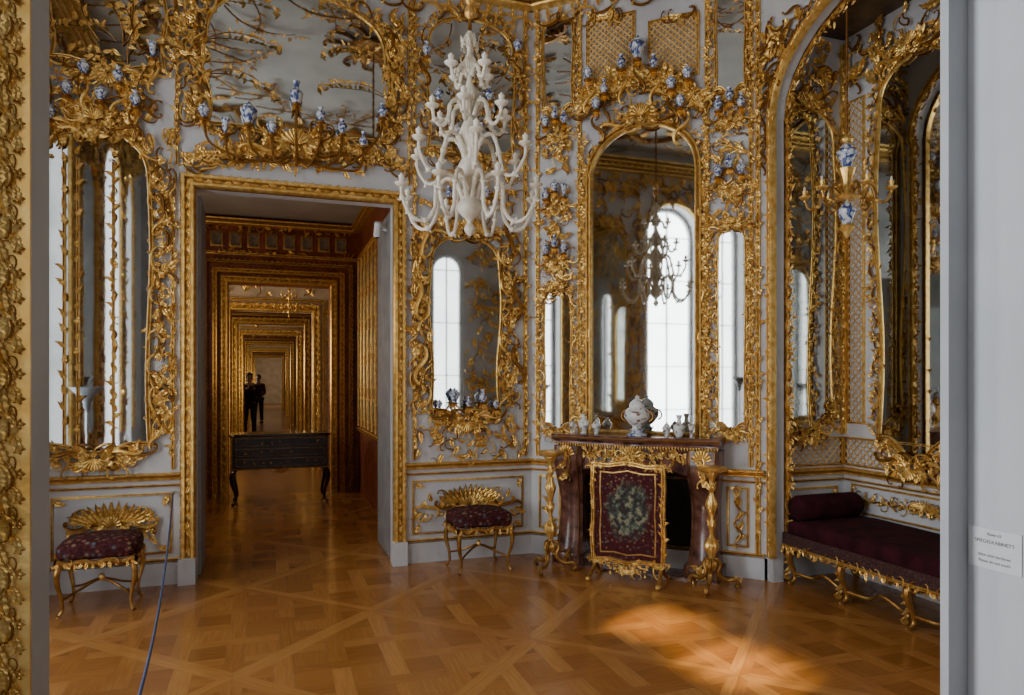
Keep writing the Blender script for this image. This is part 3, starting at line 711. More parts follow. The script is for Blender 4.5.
# ---------------------------------------------------------------- vases
def prof(kind,h):
    if kind==0:p=[(.01,0),(.2,0),(.22,.03),(.13,.1),(.2,.22),(.32,.42),(.34,.58),(.24,.72),(.12,.8),(.12,.88),(.2,.97),(.2,1),(.05,.98)]
    elif kind==1:p=[(.01,0),(.16,0),(.2,.05),(.3,.3),(.3,.5),(.13,.62),(.1,.8),(.16,.95),(.17,1),(.04,.97)]
    elif kind==2:p=[(.01,0),(.17,0),(.15,.04),(.22,.2),(.36,.5),(.38,.6),(.3,.7),(.22,.74),(.24,.78),(.16,.86),(.05,.92),(.07,.97),(.01,1)]
    elif kind==4:p=[(.01,0),(.18,0),(.14,.06),(.28,.16),(.42,.32),(.45,.45),(.38,.57),(.25,.64),(.27,.68),(.25,.76),(.14,.85),(.05,.9),(.08,.95),(.01,1)]
    else:p=[(.01,0),(.14,0),(.12,.15),(.16,.3),(.2,.6),(.26,.9),(.3,1),(.27,.98),(.1,.5)]
    return [(r*h,y*h) for r,y in p]
VM=[]
PORCV=pm('blue_white_porcelain_small',(.03,.06,.22),(.60,.63,.68),5.5,.15,0,0,0,coat=.6,ramp=(.43,.50))
for kd in range(4):
    a=Acc();V,Q=lathe(prof(kd,1.),14,'z');a.add(V,Q);VM.append(a.mesh('porcelain_vase',PORCV))
VL=['small blue-and-white porcelain vase on a gilded bracket','small bottle-necked blue-and-white vase on a gilded bracket','small lidded blue-and-white jar on a gilded bracket','small flared porcelain beaker on a gilded bracket']
for i,(W,x,y,z,h) in enumerate(VASES):
    kd=R.choice((0,0,1,2,2,3));p=W.M@Vector((x,y,z))
    o=link('porcelain_vase',VM[kd],T(*p)@Matrix.Rotation(R.random()*6,4,'Z')@Matrix.Scale(h,4),None,VL[kd],'vase',None,'porcelain on the wall brackets')
# ---------------------------------------------------------------- fireplace
FM=WB.M@T(1.03,0,0)
e=thing('fireplace','red-brown marble fireplace with carved gilded ornament under the overmantel mirror','fireplace',FM)
def loftx(acc,xs,f):
    V=[]
    for x in xs:
        y0,y1,z0,z1=f(x);b=min(.015,(y1-y0)/3)
        V+=[(x,y0,z0),(x,y0,z1-b),(x,y0+b,z1),(x,y1-b,z1),(x,y1,z1-b),(x,y1,z0)]
    n=len(xs);acc.add(V,grid_q(n,6,True))
    acc.add([V[0],V[5],V[4],V[1]]+[V[1],V[4],V[3],V[2]],[(0,1,2,3),(4,5,6,7)]);k=(n-1)*6
    acc.add([V[k],V[k+5],V[k+4],V[k+1]]+[V[k+1],V[k+4],V[k+3],V[k+2]],[(0,1,2,3),(4,5,6,7)])
HWF=.72
dep=lambda x:.25+.05*math.cos(x/HWF*pi)+.04*abs(x/HWF)**4
a=Acc();loftx(a,np.linspace(-HWF,HWF,41),lambda x:(1.08,1.13,0,dep(x)+.04));loftx(a,np.linspace(-HWF+.02,HWF-.02,31),lambda x:(1.045,1.08,0,dep(x)+.02))
link('mantel_shelf',a.mesh('mantel_shelf',MARBLE),None,e)
a=Acc();loftx(a,np.linspace(-HWF+.04,HWF-.04,41),lambda x:(.84-.07*math.cos(x/HWF*3*pi)*(1-abs(x)/HWF),1.045,0,dep(x)-.02));link('lintel',a.mesh('lintel',MARBLE),None,e)
for s in(-1,1):
    a=Acc();rows=[(0,.15,.27),(.1,.15,.28),(.12,.13,.25),(.3,.11,.19),(.55,.105,.18),(.75,.12,.24),(.88,.13,.29),(.95,.13,.29),(1.03,.13,.27)]
    V=[]
    for y,w,d in smooth(rows,4):
        V+=[(-w,y,0),(-w,y,d*.86),(-w*.7,y,d),(w*.7,y,d),(w,y,d*.86),(w,y,0)]
    a.add(V,grid_q(len(V)//6,6,True));j=link('jamb',a.mesh('jamb',MARBLE),T(s*.575,0,0),e)
    b=Acc()
    for y in(.06,.80,.9):
        d=float(np.interp(y,[r[0] for r in rows],[r[2] for r in rows]))
        place(b,R.choice(TC+TS),0,y,pi/2+R.uniform(-.3,.3),.15,s>0,d-.01);place(b,R.choice(TL),0,y,pi/2+R.uniform(-.6,.6),.12,s<0,d);place(b,R.choice(TL),0,y,-pi/2+R.uniform(-.6,.6),.12,s<0,d)
    for w_ in(-.09,.09):
        V,Q=tube([(w_*r[1]/.12,r[0],r[2]*.98) for r in smooth(rows,4)],.006,5,ref=(0,0,1));b.add(V,Q)
    place(b,TSH,0,.94,0,.15,False,.27)
    link('gilded_mount',b.mesh('gilded_mount',GOLD),None,j)
a=Acc()
for i in range(40):
    x=-.64+1.28*i/39;place(a,R.choice(TC+TS),x,.985+R.uniform(-.02,.02),R.uniform(-.4,.4),.09,i%2==0,dep(x)-.02)
    for q in range(2):place(a,R.choice(TL),x,.98+R.uniform(-.03,.03),R.random()*6,.07,i%2==0,dep(x)-.01)
V,Q=tube([(x,1.105,dep(x)+.04) for x in np.linspace(-HWF+.01,HWF-.01,41)],.010,6,ref=(0,1,0));a.add(V,Q)
for i in range(60):
    x=-.69+1.38*i/59;place(a,TL[2],x,1.065,-pi/2,.04,False,dep(x)+.015)
place(a,TSH,0,.95,0,.16,False,.27)
link('gilded_mount',a.mesh('gilded_mount',GOLD),None,e)
a=Acc();a.box(-.52,.52,0,1.0,.002,.02);link('firebox',a.mesh('firebox',BLACK),None,e)
a=Acc();a.box(-.7,.7,.001,.015,.02,.30);link('hearth_slab',a.mesh('hearth_slab',MARBLE),None,e)
def wm(px,py,zf=0.):
    r=ray(px,py);t=(CAMH-zf)/(-r[2]);return r[0]*t,r[1]*t
BR=Matrix(((WB.d[0],0,WB.n[0],0),(WB.d[1],0,WB.n[1],0),(0,1,0,0),(0,0,0,1)))
x,y=2.718,4.968
e=thing('fire_screen','fire screen with dark red floral embroidery in a gilded carved frame','fire screen',T(x,y,0)@BR)
P=[(-.285,.15),(-.14,.16),(0,.14),(.14,.16),(.285,.15),(.292,.35),(.282,.55),(.292,.75),(.285,.92),(.15,.915),(0,.94),(-.15,.915),(-.285,.92),(-.292,.75),(-.282,.55),(-.292,.35)]
me=bpy.data.meshes.new('screen_panel');n=len(P)
me.from_pydata([(p[0],p[1],.012) for p in P]+[(p[0],p[1],-.012) for p in P],[],[tuple(range(n)),tuple(range(2*n-1,n-1,-1))]+[(i,i+n,(i+1)%n+n,(i+1)%n) for i in range(n)]);me.materials.append(TAPS)
link('embroidered_panel',me,None,e)
a=Acc();molding(a,P,.035,.035,True,0.);molding(a,P,.035,-.03,True,0.)
Pi=[(p[0]*.78,.54+(p[1]-.54)*.84) for p in P];molding(a,Pi,.010,.006,True,.012)
Q,Tn=resample(P,.032,True)
for i,(p,t) in enumerate(zip(Q,Tn)):place(a,R.choice(TL+TC),p[0],p[1],math.atan2(t[1],t[0])+R.uniform(-.9,.9),.06,i%2==0,.014)
crest(a,0,.955,.13,1,.0);crest(a,0,.10,.14,-1,.0)
for s in(-1,1):
    place(a,TC[0],s*.24,.10,pi/2,.13,s>0,.0);crest(a,s*.25,.91,.09,1,.0);crest(a,s*.25,.15,.08,-1,.0)
link('gilded_frame',a.mesh('gilded_frame',GOLD),None,e)
for s in(-1,1):
    a=Acc();V,Q=tube(smooth([(s*.28,.02,.15),(s*.28,.04,.11),(s*.27,.10,.02),(s*.27,.14,0),(s*.27,.10,-.02),(s*.28,.04,-.11),(s*.28,.02,-.15)],5),.016,8,ref=(1,0,0));a.add(V,Q)
    for zz in(-.15,.15):
        V,Q=supere(.022,.02,.03,1,1,6,10);a.add(V+np.array([s*.28,.02,zz]),Q)
    link('foot',a.mesh('foot',GOLD),None,e)
# candle stands
def gueridon(x,y,h,lab):
    e=thing('candle_stand',lab,'candle stand',T(x,y,0))
    a=Acc();pr=[(.01,.16),(.03,.17),(.045,.20),(.045,.22),(.018,.25),(.024,.28),(.055,.33),(.06,.37),(.035,.41),(.016,.44),(.018,.49),(.032,.52),(.032,.54),(.018,.57),(.026,.62),(.045,.68),(.045,.71),(.024,.76),(.015,.79),(.03,.82),(.03,.84),(.018,.87),(.026,.90),(.045,.93),(.055,.955),(.01,.956)]
    V,Q=lathe([(r*.9,z*h) for r,z in smooth(pr,3)],24,'z',lambda A,hh:.10*math.cos(8*A+hh*16));a.add(V,Q)
    for hh,rr_ in((.33,.05),(.37,.055),(.53,.03),(.68,.042),(.83,.03),(.21,.04)):
        for i in range(7):
            a.addM(*TL[i%4],Matrix.Rotation(i*2*pi/7+hh*5,4,'Z')@T(rr_*.75,0,hh*h)@Matrix.Rotation(pi/2,4,'Z')@Matrix.Rotation(pi/2,4,'X')@Matrix.Rotation(pi/2+R.uniform(-.3,.3),4,'Z')@Matrix.Scale(.05,4))
    link('carved_stem',a.mesh('carved_stem',GOLD),None,e)
    a=Acc();V,Q=lathe([(.01,.95*h),(.07,.955*h),(.10,.965*h),(.11,.98*h),(.115,h-.005),(.10,h),(.01,h-.003)],32,'z',lambda A,hh:.05*math.cos(8*A));a.add(V,Q)
    link('top_plate',a.mesh('top_plate',GOLD),None,e)
    for i in range(3):
        a=Acc();P=smooth([(.02,0,.25*h),(.05,0,.245*h),(.07,0,.20*h),(.05,0,.15*h),(.07,0,.10),(.12,0,.07),(.175,0,.075),(.205,0,.06),(.215,0,.028),(.19,0,.02)],5)
        V,Q=tube(P,np.interp(np.arange(len(P)),[0,10,30,len(P)-1],[.012,.017,.016,.016]),8,ref=(0,1,0));a.add(V,Q)
        for j in range(16,len(P),5):
            a.addM(*R.choice(TL+TC),T(P[j][0],0,P[j][2])@Matrix.Rotation(pi/2,4,'X')@Matrix.Rotation(R.random()*6,4,'Z')@Matrix.Scale(.055,4))
        link('scroll_foot',a.mesh('scroll_foot',GOLD),Matrix.Rotation(i*2*pi/3+math.radians(105),4,'Z'),e)
gueridon(2.235,5.41,1.01,'carved gilded candle stand at the corner of the fireplace')
gueridon(3.195,4.53,.94,'carved gilded candle stand in front of the marble fireplace')
def mantel_piece(xl,zl,h,kd,label,mount=False,mat=PORC2):
    M=FM@T(xl,1.132,zl)@Matrix.Rotation(-pi/2,4,'X')
    e=thing('porcelain_potpourri_vase' if mount else 'porcelain_cup',label,'vase',M)
    a=Acc();b=h*(.16 if mount else 0);V,Q=lathe([(r*.85,z+b) for r,z in prof(kd,h*(.84 if mount else 1))],20,'z');a.add(V,Q);link('vase_body',a.mesh('vase_body',mat),None,e)
    if mount:
        a=Acc();V,Q=lathe([(.01,0),(h*.26,0),(h*.26,h*.04),(h*.14,h*.08),(h*.2,h*.17),(.01,h*.175)],18,'z');a.add(V,Q);link('vase_foot',a.mesh('vase_foot',PORC),None,e)
        for s in(-1,1):
            a=Acc();V,Q=tube(smooth([(s*h*.30,0,h*.36),(s*h*.38,0,h*.42),(s*h*.39,0,h*.52),(s*h*.33,0,h*.60),(s*h*.27,0,h*.62)],5),h*.02,6,ref=(0,1,0));a.add(V,Q);link('handle',a.mesh('handle',GOLD),None,e)
mantel_piece(.02,.17,.34,4,'large round lidded floral porcelain vase with blue-and-white foot on mantel',True)
mantel_piece(-.34,.17,.13,2,'small lidded porcelain jar on the marble mantel',False)
mantel_piece(-.46,.16,.17,0,'slender floral porcelain vase on the marble mantel')
mantel_piece(-.57,.16,.10,3,'small porcelain beaker on the marble mantel',False)
mantel_piece(.27,.17,.12,2,'small lidded porcelain jar on the marble mantel')
mantel_piece(.37,.16,.18,1,'bottle-necked porcelain vase on the marble mantel',False)
mantel_piece(.47,.16,.11,3,'small porcelain beaker on the marble mantel')
# ---------------------------------------------------------------- stools
def cabriole(h,s=.02,out=.03):
    P=smooth([(0,0,h),(out,0,h*.82),(out*.9,0,h*.6),(0,0,h*.35),(-out*.2,0,h*.14),(out*.5,0,h*.05),(out*.9,0,.012)],5)
    r=np.interp(np.linspace(0,1,len(P)),[0,.2,.5,.8,.9,1],[1.2,1.3,.8,.6,.8,1.])*s
    return tube(P,r,8,ref=(0,1,0))
def stool(x,y,rot,lab,w=.5,d=.42):
    e=thing('stool',lab,'stool',T(x,y,0)@Matrix.Rotation(rot,4,'Z'))
    a=Acc();V,Q=supere(w/2,d/2,.065,.5,.3,14,32);V[:,2]+=.025*np.cos(V[:,0]*6)*np.cos(V[:,1]*6)*(V[:,2]>0);a.add(V+np.array([0,0,.435]),Q);link('cushion',a.mesh('cushion',TAP,sharp=70),None,e)
    a=Acc();wx,wy=w/2-.015,d/2-.015
    for pa,pb in(((-wx,-wy),(wx,-wy)),((wx,-wy),(wx,wy)),((wx,wy),(-wx,wy)),((-wx,wy),(-wx,-wy))):
        n=14;P=[(pa[0]+(pb[0]-pa[0])*i/n,pa[1]+(pb[1]-pa[1])*i/n,.37-.02*math.sin(pi*i/n*3)**2) for i in range(n+1)];V,Q=tube(P,.016,6,ref=(0,0,1),sq=1.5);a.add(V,Q)
        W=Wall(pa,pb)
        for i in range(14):
            b=Acc();place(b,R.choice(TL+TC),W.L*(i+.5)/14,.365,-pi/2+R.uniform(-.8,.8),.055,i%2==0,.012);a.addM(b.V[0],b.Q[0],W.M)
    link('seat_rail',a.mesh('seat_rail',GOLD),None,e)
    for i,(sx,sy) in enumerate(((1,1),(-1,1),(-1,-1),(1,-1))):
        a=Acc();V,Q=cabriole(.365,.0155);a.add(V,Q);link('leg',a.mesh('leg',GOLD),T(sx*(w/2-.04),sy*(d/2-.04),0)@Matrix.Rotation(math.atan2(sy,sx),4,'Z'),e)
    a=Acc()
    for s in(1,-1):
        P=smooth([(-w/2+.05,s*(-d/2+.05),.12),(-w/4,s*-.07,.15),(0,0,.2),(w/4,s*.07,.15),(w/2-.05,s*(d/2-.05),.12)],6);V,Q=tube(P,.009,6);a.add(V,Q)
    V,Q=supere(.022,.022,.03,1,1,6,10);a.add(V+np.array([0,0,.21]),Q);link('stretcher',a.mesh('stretcher',GOLD),None,e)
stool(-1.10,5.62,.02,'gilded stool with dark red tapestry cushion below the arched mirror')
stool(1.70,5.72,.04,'gilded stool with dark red tapestry cushion beside the doorway')
# ---------------------------------------------------------------- daybed
e=thing('daybed','maroon velvet daybed with carved gilded legs in the mirrored alcove','daybed',T(4.2,3.65,0))
hx,hy=.36,.86
a=Acc();V,Q=supere(hx,hy,.075,.3,.15,12,40);V[:,2]+=.012*np.sin(V[:,1]*4);a.add(V+np.array([0,0,.435]),Q);link('mattress',a.mesh('mattress',VELVET,sharp=80),None,e)
a=Acc();V,Q=lathe([(.005,-.31),(.05,-.315),(.085,-.30),(.1,-.27),(.103,0),(.1,.27),(.085,.30),(.05,.315),(.005,.31)],20,'z');a.add(V,Q);link('bolster',a.mesh('bolster',VELVET,sharp=80),T(-.02,.76,.60)@Matrix.Rotation(pi/2,4,'Y'),e)
a=Acc();a.box(-hx,hx,-hy,hy,.30,.40);link('braid_border',a.mesh('braid_border',TAPD),None,e)
a=Acc()
for pa,pb in(((-hx,hy),(-hx,-hy)),((-hx,-hy),(hx,-hy)),((hx,-hy),(hx,hy)),((hx,hy),(-hx,hy))):
    W=Wall(pa,pb);n=max(8,int(W.L/.03))
    b=Acc();molding(b,[(0,.30),(W.L,.30)],.022,.015,False)
    for i in range(n):place(b,R.choice(TL+TC),W.L*(i+.5)/n,.30,-pi/2+R.uniform(-.4,.4),.05 if i%3 else .075,i%2==0,.002)
    a.addM(np.concatenate(b.V),np.concatenate(b.Q),W.M)
link('carved_rail',a.mesh('carved_rail',GOLD),None,e)
legm=Acc();V,Q=cabriole(.31,.022,.045);legm.add(V,Q)
for j in range(6):legm.addM(*TL[j%4],T(.03,0,.28-.045*j)@Matrix.Rotation(pi/2,4,'X')@Matrix.Rotation(-1.2+.4*(j%3),4,'Z')@Matrix.Scale(.07,4))
legm=legm.mesh('leg',GOLD)
ys=[.80,.28,-.27,-.80]
for yy in ys:
    for sx in(-1,1):link('leg',legm,T(sx*(hx-.06),yy,0)@Matrix.Rotation(0 if sx>0 else pi,4,'Z'),e)
for i in range(3):
    for sx in(-1,1):
        a=Acc();P=smooth([(sx*(hx-.06),ys[i],.09),(sx*(hx-.13),(ys[i]*3+ys[i+1])/4,.07),(sx*(hx-.1),(ys[i]+ys[i+1])/2,.13),(sx*(hx-.13),(ys[i]+3*ys[i+1])/4,.07),(sx*(hx-.06),ys[i+1],.09)],5);V,Q=tube(P,.012,6);a.add(V,Q)
        link('stretcher',a.mesh('stretcher',GOLD),None,e)
# ---------------------------------------------------------------- chandelier
def arm_tpl(pts,rr,cup=.035,matv=CERAM):
    P=smooth([(p[0],0,p[1]) for p in pts],7);a=Acc();r=np.linspace(rr*1.1,rr*.8,len(P))*(1+.12*np.sin(np.arange(len(P))*1.3));V,Q=tube(P,r,8,ref=(0,1,0));a.add(V,Q)
    for j in range(7,len(P)-6,14):
        V,Q=supere(rr*1.5,rr*1.5,rr*1.4,1,1,6,8);a.add(V+P[j],Q)
        for s in(-1,1):a.addM(*TL[j%4],T(P[j][0],0,P[j][2])@Matrix.Rotation(pi/2,4,'X')@Matrix.Rotation(R.uniform(.2,2.9)*s,4,'Z')@Matrix.Scale(rr*3.0,4))
    x,z=pts[-1]
    V,Q=lathe([(.003,-.03),(cup*.25,-.022),(cup*.22,-.012),(cup*.7,-.006),(cup*1.15,.008),(cup*1.2,.014),(cup*1.05,.012),(cup*.35,.004),(cup*.3,.02),(cup*.5,.04),(cup*.55,.055),(cup*.42,.055),(.003,.03)],14,'z');a.add(V+np.array([x,0,z]),Q)
    return a.mesh('arm',matv),(x,0,z)
def chandelier(x,y,z0,sc,label,matv,ceil,tiers,stem=1.,rr=.0115):
    e=thing('chandelier',label,'chandelier',T(x,y,z0))
    pr=[(.003,0),(.02,.02),(.03,.05),(.014,.08),(.02,.10),(.055,.14),(.065,.18),(.045,.23),(.02,.27),(.03,.31),(.06,.35),(.07,.40),(.045,.46),(.02,.50),(.028,.54),(.052,.58),(.055,.63),(.028,.70),(.018,.75),(.036,.79),(.045,.84),(.024,.90),(.015,.95),(.035,.99),(.045,1.03),(.022,1.08),(.015,1.13),(.034,1.16),(.03,1.20),(.004,1.24)]
    a=Acc();V,Q=lathe([(r*sc*stem,z*sc) for r,z in smooth(pr,3)],20,'z',lambda A,h:.05*math.cos(9*A));a.add(V,Q)
    for hh in(.14,.35,.58,.79,.99,1.12):
        for i in range(8):a.addM(*TL[2],Matrix.Rotation(i*pi/4+hh,4,'Z')@T(.04*sc*stem,0,hh*sc)@Matrix.Rotation(pi/2,4,'Z')@Matrix.Rotation(pi/2,4,'X')@Matrix.Rotation(pi/2,4,'Z')@Matrix.Scale(.08*sc,4))
    link('stem',a.mesh('stem',matv),None,e)
    cm=Acc();V,Q=lathe([(.002,0),(.0095*sc,0),(.0085*sc,.03*sc),(.004*sc,.034*sc),(.001,.038*sc)],10,'z');cm.add(V,Q);cm=cm.mesh('candle',CANDLE)
    for n,zz,pts,ph in tiers:
        me,tip=arm_tpl([(r*sc,h*sc) for r,h in pts],rr*sc,.034*sc,matv)
        for i in range(n):
            o=link('arm',me,T(0,0,zz*sc)@Matrix.Rotation(ph+i*2*pi/n,4,'Z'),e)
            link('candle',cm,T(tip[0],tip[1],tip[2]+.035*sc),o)
    a=Acc();n=40;P=[(0,0,1.22*sc+(ceil-z0-1.22*sc)*i/n) for i in range(n+1)]
    V,Q=tube(P,[.009*sc*(1+.5*(i%2)) for i in range(n+1)],8,ref=(0,1,0));a.add(V,Q)
    for s in(.12,.2):
        V,Q=lathe([(.003,-.04),(.03,-.02),(.035,0),(.03,.03),(.003,.05)],12,'z');a.add(V*sc+np.array([0,0,1.22*sc+s*sc]),Q)
    link('suspension_cord',a.mesh('suspension_cord',GOLDD),None,e)
    return e
BIG=[(8,.20,[(.04,.02),(.09,.13),(.16,.16),(.21,.08),(.22,-.05),(.28,-.13),(.36,-.11),(.415,-.01),(.42,.06)],.1),
     (6,.46,[(.03,.0),(.08,.12),(.15,.13),(.19,.02),(.22,-.10),(.29,-.11),(.35,-.02),(.355,.05)],.35),
     (6,.72,[(.03,.0),(.07,.08),(.12,.06),(.14,-.04),(.18,-.08),(.22,-.05),(.235,.02)],.1),
     (4,.96,[(.02,.0),(.05,.05),(.08,.03),(.095,-.02),(.125,-.03),(.14,.03)],.4)]
chandelier(1.148,4.048,2.46,1.0,'white carved many-armed chandelier hanging from the ceiling',CERAM,5.4,BIG,1.1,.0125)
# alcove pendant
px_,py_=3.91,3.93
e=thing('hanging_candelabrum','gilded hanging lamp with blue-and-white porcelain vessels in the alcove','pendant lamp',T(px_,py_,2.66))
a=Acc();P=[(0,0,.68+(4.45-2.66-.68)*i/50) for i in range(51)];V,Q=tube(P,[.006*(1+.6*(i%2)) for i in range(51)],6,ref=(0,1,0));a.add(V,Q);link('chain',a.mesh('chain',GOLDD),None,e)
for zz,h in((.04,.19),(.45,.20)):
    a=Acc();V,Q=lathe([(r*.9,z+zz) for r,z in prof(2,h)],18,'z');a.add(V,Q);link('porcelain_vessel',a.mesh('porcelain_vessel',PORC),None,e)
for pr in ([(.003,-.05),(.015,-.03),(.03,.0),(.05,.03),(.04,.05),(.003,.05)],[(.003,.22),(.06,.23),(.075,.25),(.04,.28),(.025,.35),(.05,.43),(.055,.45),(.003,.455)],[(.003,.63),(.03,.64),(.04,.66),(.003,.70)]):
    a=Acc();V,Q=lathe(pr,14,'z',lambda A,h:.1*math.cos(6*A));a.add(V,Q);link('gilded_mount',a.mesh('gilded_mount',GOLD),None,e)
me,tip=arm_tpl([(.03,0),(.09,.08),(.16,.06),(.19,-.04),(.25,-.05),(.28,.03)],.011,.034,GOLD)
cm=Acc();V,Q=lathe([(.002,0),(.009,0),(.008,.05),(.001,.06)],10,'z');cm.add(V,Q);cm=cm.mesh('candle',CANDLE)
for i in range(6):
    o=link('arm',me,T(0,0,.24)@Matrix.Rotation(i*pi/3+.2,4,'Z'),e);link('candle',cm,T(tip[0],0,tip[2]+.03),o)
# ---------------------------------------------------------------- torchieres
def torch(u,w,h,r,mat=LAMPW):
    e=thing('floor_lamp','slim uplighter floor lamp with flared grey bowl near a window','floor lamp',T(u,w,0))
    a=Acc();V,Q=lathe([(.005,0),(.14,0),(.14,.015),(.02,.03),(.005,.03)],20,'z');a.add(V,Q);link('base',a.mesh('base',STEEL),None,e)
    a=Acc();V,Q=tube([(0,0,.02),(0,0,h-.2)],.011,8,ref=(0,1,0));a.add(V,Q);link('pole',a.mesh('pole',STEEL),None,e)
    a=Acc();V,Q=lathe([(.005,h-.24),(.02,h-.23),(.035,h-.15),(r*.45,h-.09),(r*.9,h-.02),(r,h),(r*.97,h),(r*.4,h-.07),(.02,h-.1)],24,'z');a.add(V,Q);link('lamp_shade',a.mesh('lamp_shade',mat),None,e)
def uw(X,Y):return CS*X+SN*Y,-SN*X+CS*Y
u,w=uw(-3.0,3.6);torch(u,w,1.53,.15)
torch(-1.373,.95,1.65,.13,LACQ)  # bowl coloured black, its backlit silhouette put into the material
# ---------------------------------------------------------------- rope barrier
e=thing('rope_barrier','thin dark blue barrier cord between door frame and steel post','rope barrier',T(*uw(-.80,1.4),0))
bx,by=uw(-.80,1.4);ax,az=WA.at(173,493,.05);axw=ax-1.9
a=Acc();V,Q=lathe([(.005,0),(.13,0),(.13,.012),(.02,.03),(.014,.04),(.014,.84),(.022,.85),(.022,.88),(.005,.885)],18,'z');a.add(V,Q);link('post',a.mesh('post',STEEL),None,e)
n=40;P=[]
for i in range(n+1):
    t=i/n;P.append(((axw-bx)*t,(6.03-by)*t,.80+(az-.80)*t-.42*4*t*(1-t)*.55))
a=Acc();V,Q=tube(P,.0055,8,ref=(1,0,0));a.add(V,Q);link('cord',a.mesh('cord',CORD),None,e)
a=Acc();V,Q=supere(.015,.03,.015,1,1,8,10);a.add(V+np.array([axw-bx,6.04-by,az]),Q);link('hook',a.mesh('hook',STEEL),None,e)
# ---------------------------------------------------------------- next room
W_=Wall((-1.6,6.21),(-1.6,10.3));wall_mesh('wall_cabinet_west',W_,3.85,.1,[],REDW)
Wf=Wall((-1.6,10.3),(1.25,10.3));wall_mesh('wall_cabinet_north',Wf,3.85,.25,[(1.1,2.45,0,2.93,0)],REDW)
We=Wall((1.25,10.3),(1.25,6.21));wall_mesh('wall_cabinet_east',We,3.85,.1,[],REDW)
slab('ceiling_cabinet',-1.7,1.4,6.20,10.5,3.85,3.95,CEIL)
a=Acc()
for i,wd in enumerate((.0,.13,.26)):doorcase(a,1.1-wd,2.45+wd,2.93+wd*1.0,(.10,.07,.05)[i],.05+.03*i,True,.07)
molding(a,[(0,3.76),(2.85,3.76)],.10,.12,False);molding(a,[(0,3.33),(2.85,3.33)],.04,.04,False)
scat(a,.1,2.8,3.34,3.38,50,.09);scat(a,.1,2.8,3.66,3.7,50,.09)
link('trim_%d'%k,a.mesh('gilded_door_frame',GOLD),Wf.M,kind='structure');k+=1
a=Acc();molding(a,[(0,3.76),(3.9,3.76)],.10,.12,False);molding(a,[(0,.9),(3.9,.9)],.05,.04,False);molding(a,[(0,3.33),(3.9,3.33)],.04,.04,False)
for i in range(12):molding(a,[(.1+i*.34,.95),(.1+i*.34,3.3)],.025,.03,False)
link('trim_%d'%k,a.mesh('gilded_cornice',GOLD),We.M,kind='structure');k+=1
def mini(W,x,y,w,h,lab='small gilt-framed miniature painting on the dark red wall'):
    e=thing('framed_miniature',lab,'painting',W.M@T(x,y,0),'miniature paintings in the red cabinet')
    a=Acc();molding(a,rect(-w/2,0,w/2,h),.022,.025);link('picture_frame',a.mesh('picture_frame',GOLD),None,e)
    link('painting',ngon('painting',rect(-w/2,0,w/2,h),PAINTING,.012),None,e)
for i in range(9):mini(Wf,.72+i*.235,3.43,.14,.19)
for j,y in enumerate((1.05,1.5,1.95,2.4,2.85)):
    for i in range(5):mini(We,.27+i*.34,y,.2,.3)
prev=10.55  # rooms from here on are built in place of a mirror's reflection
ds=[13.0,16.,20,25.5,32,40,50]
mats=[ROOMW,REDW,ROOMW,REDW,ROOMW,REDW,ROOMW]
en=[52,24,46,38,60,60,110]
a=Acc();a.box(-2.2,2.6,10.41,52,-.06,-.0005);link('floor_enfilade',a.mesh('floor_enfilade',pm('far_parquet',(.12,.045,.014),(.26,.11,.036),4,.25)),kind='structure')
for i,dw in enumerate(ds):
    W_=Wall((-1.8,dw),(2.2,dw));last=i==len(ds)-1
    wall_mesh('wall_enfilade_%d'%(i+1),W_,3.6,.2,[(1.22,2.56,0,2.8,0)] if not last else [],mats[i])
    wall_mesh('wall_enfilade_west_%d'%(i+1),Wall((-1.8,prev),(-1.8,dw)),3.6,.1,[],mats[i]);wall_mesh('wall_enfilade_east_%d'%(i+1),Wall((2.2,dw),(2.2,prev)),3.6,.1,[],mats[i])
    slab('ceiling_enfilade_%d'%(i+1),-1.9,2.3,prev-.05,dw+.2,3.6,3.7,CEIL)
    a=Acc()
    if not last:doorcase(a,1.22,2.56,2.8,.14,.08,True,.12);doorcase(a,1.04,2.74,2.98,.05,.06,False);link('trim_%d'%k,a.mesh('gilded_door_frame',GOLD),W_.M,kind='structure');k+=1
    a=Acc();scat(a,.7,3.2,3.1,3.55,44,.2);scat(a,.7,.95,.9,3.,34,.16);scat(a,2.82,3.1,.9,3.,34,.16)
    link('gilded_wall_carving',a.mesh('gilded_wall_carving',GOLD),W_.M,None,'gilded scroll carving around a doorway of the enfilade built for a mirror reflection','wall ornament')
    ld=bpy.data.lights.new('room_fill','AREA');ld.shape='RECTANGLE';ld.size=1.2;ld.size_y=2.2;ld.energy=en[i];ld.color=(1.,.84,.62)  # added side lamp to brighten each far room, no window behind it
    lo=bpy.data.objects.new('room_fill',ld);SC.objects.link(lo);lo.matrix_world=Matrix.Translation((-1.75,(prev+dw)/2,2.))@Matrix.Rotation(-pi/2,4,'Y')
    prev=dw+.2
ld=bpy.data.lights.new('cabinet_fill','AREA');ld.shape='RECTANGLE';ld.size=1.;ld.size_y=1.8;ld.energy=20;ld.color=(1.,.78,.55)  # added lamp by the west wall, no window is built there
lo=bpy.data.objects.new('cabinet_fill',ld);SC.objects.link(lo);lo.matrix_world=Matrix.Translation((-1.55,8.0,2.4))@Matrix.Rotation(-pi/2,4,'Y')
SM=[(6,.25,[(.03,.0),(.12,.08),(.22,-.02),(.32,-.08),(.40,.0),(.41,.06)],0),(4,.6,[(.02,.0),(.08,.06),(.14,-.02),(.2,-.02),(.22,.05)],.4)]
chandelier(.34,12.0,2.62,.55,'gilded chandelier hanging in the enfilade built for a mirror reflection',GOLD,3.6,SM,.8)
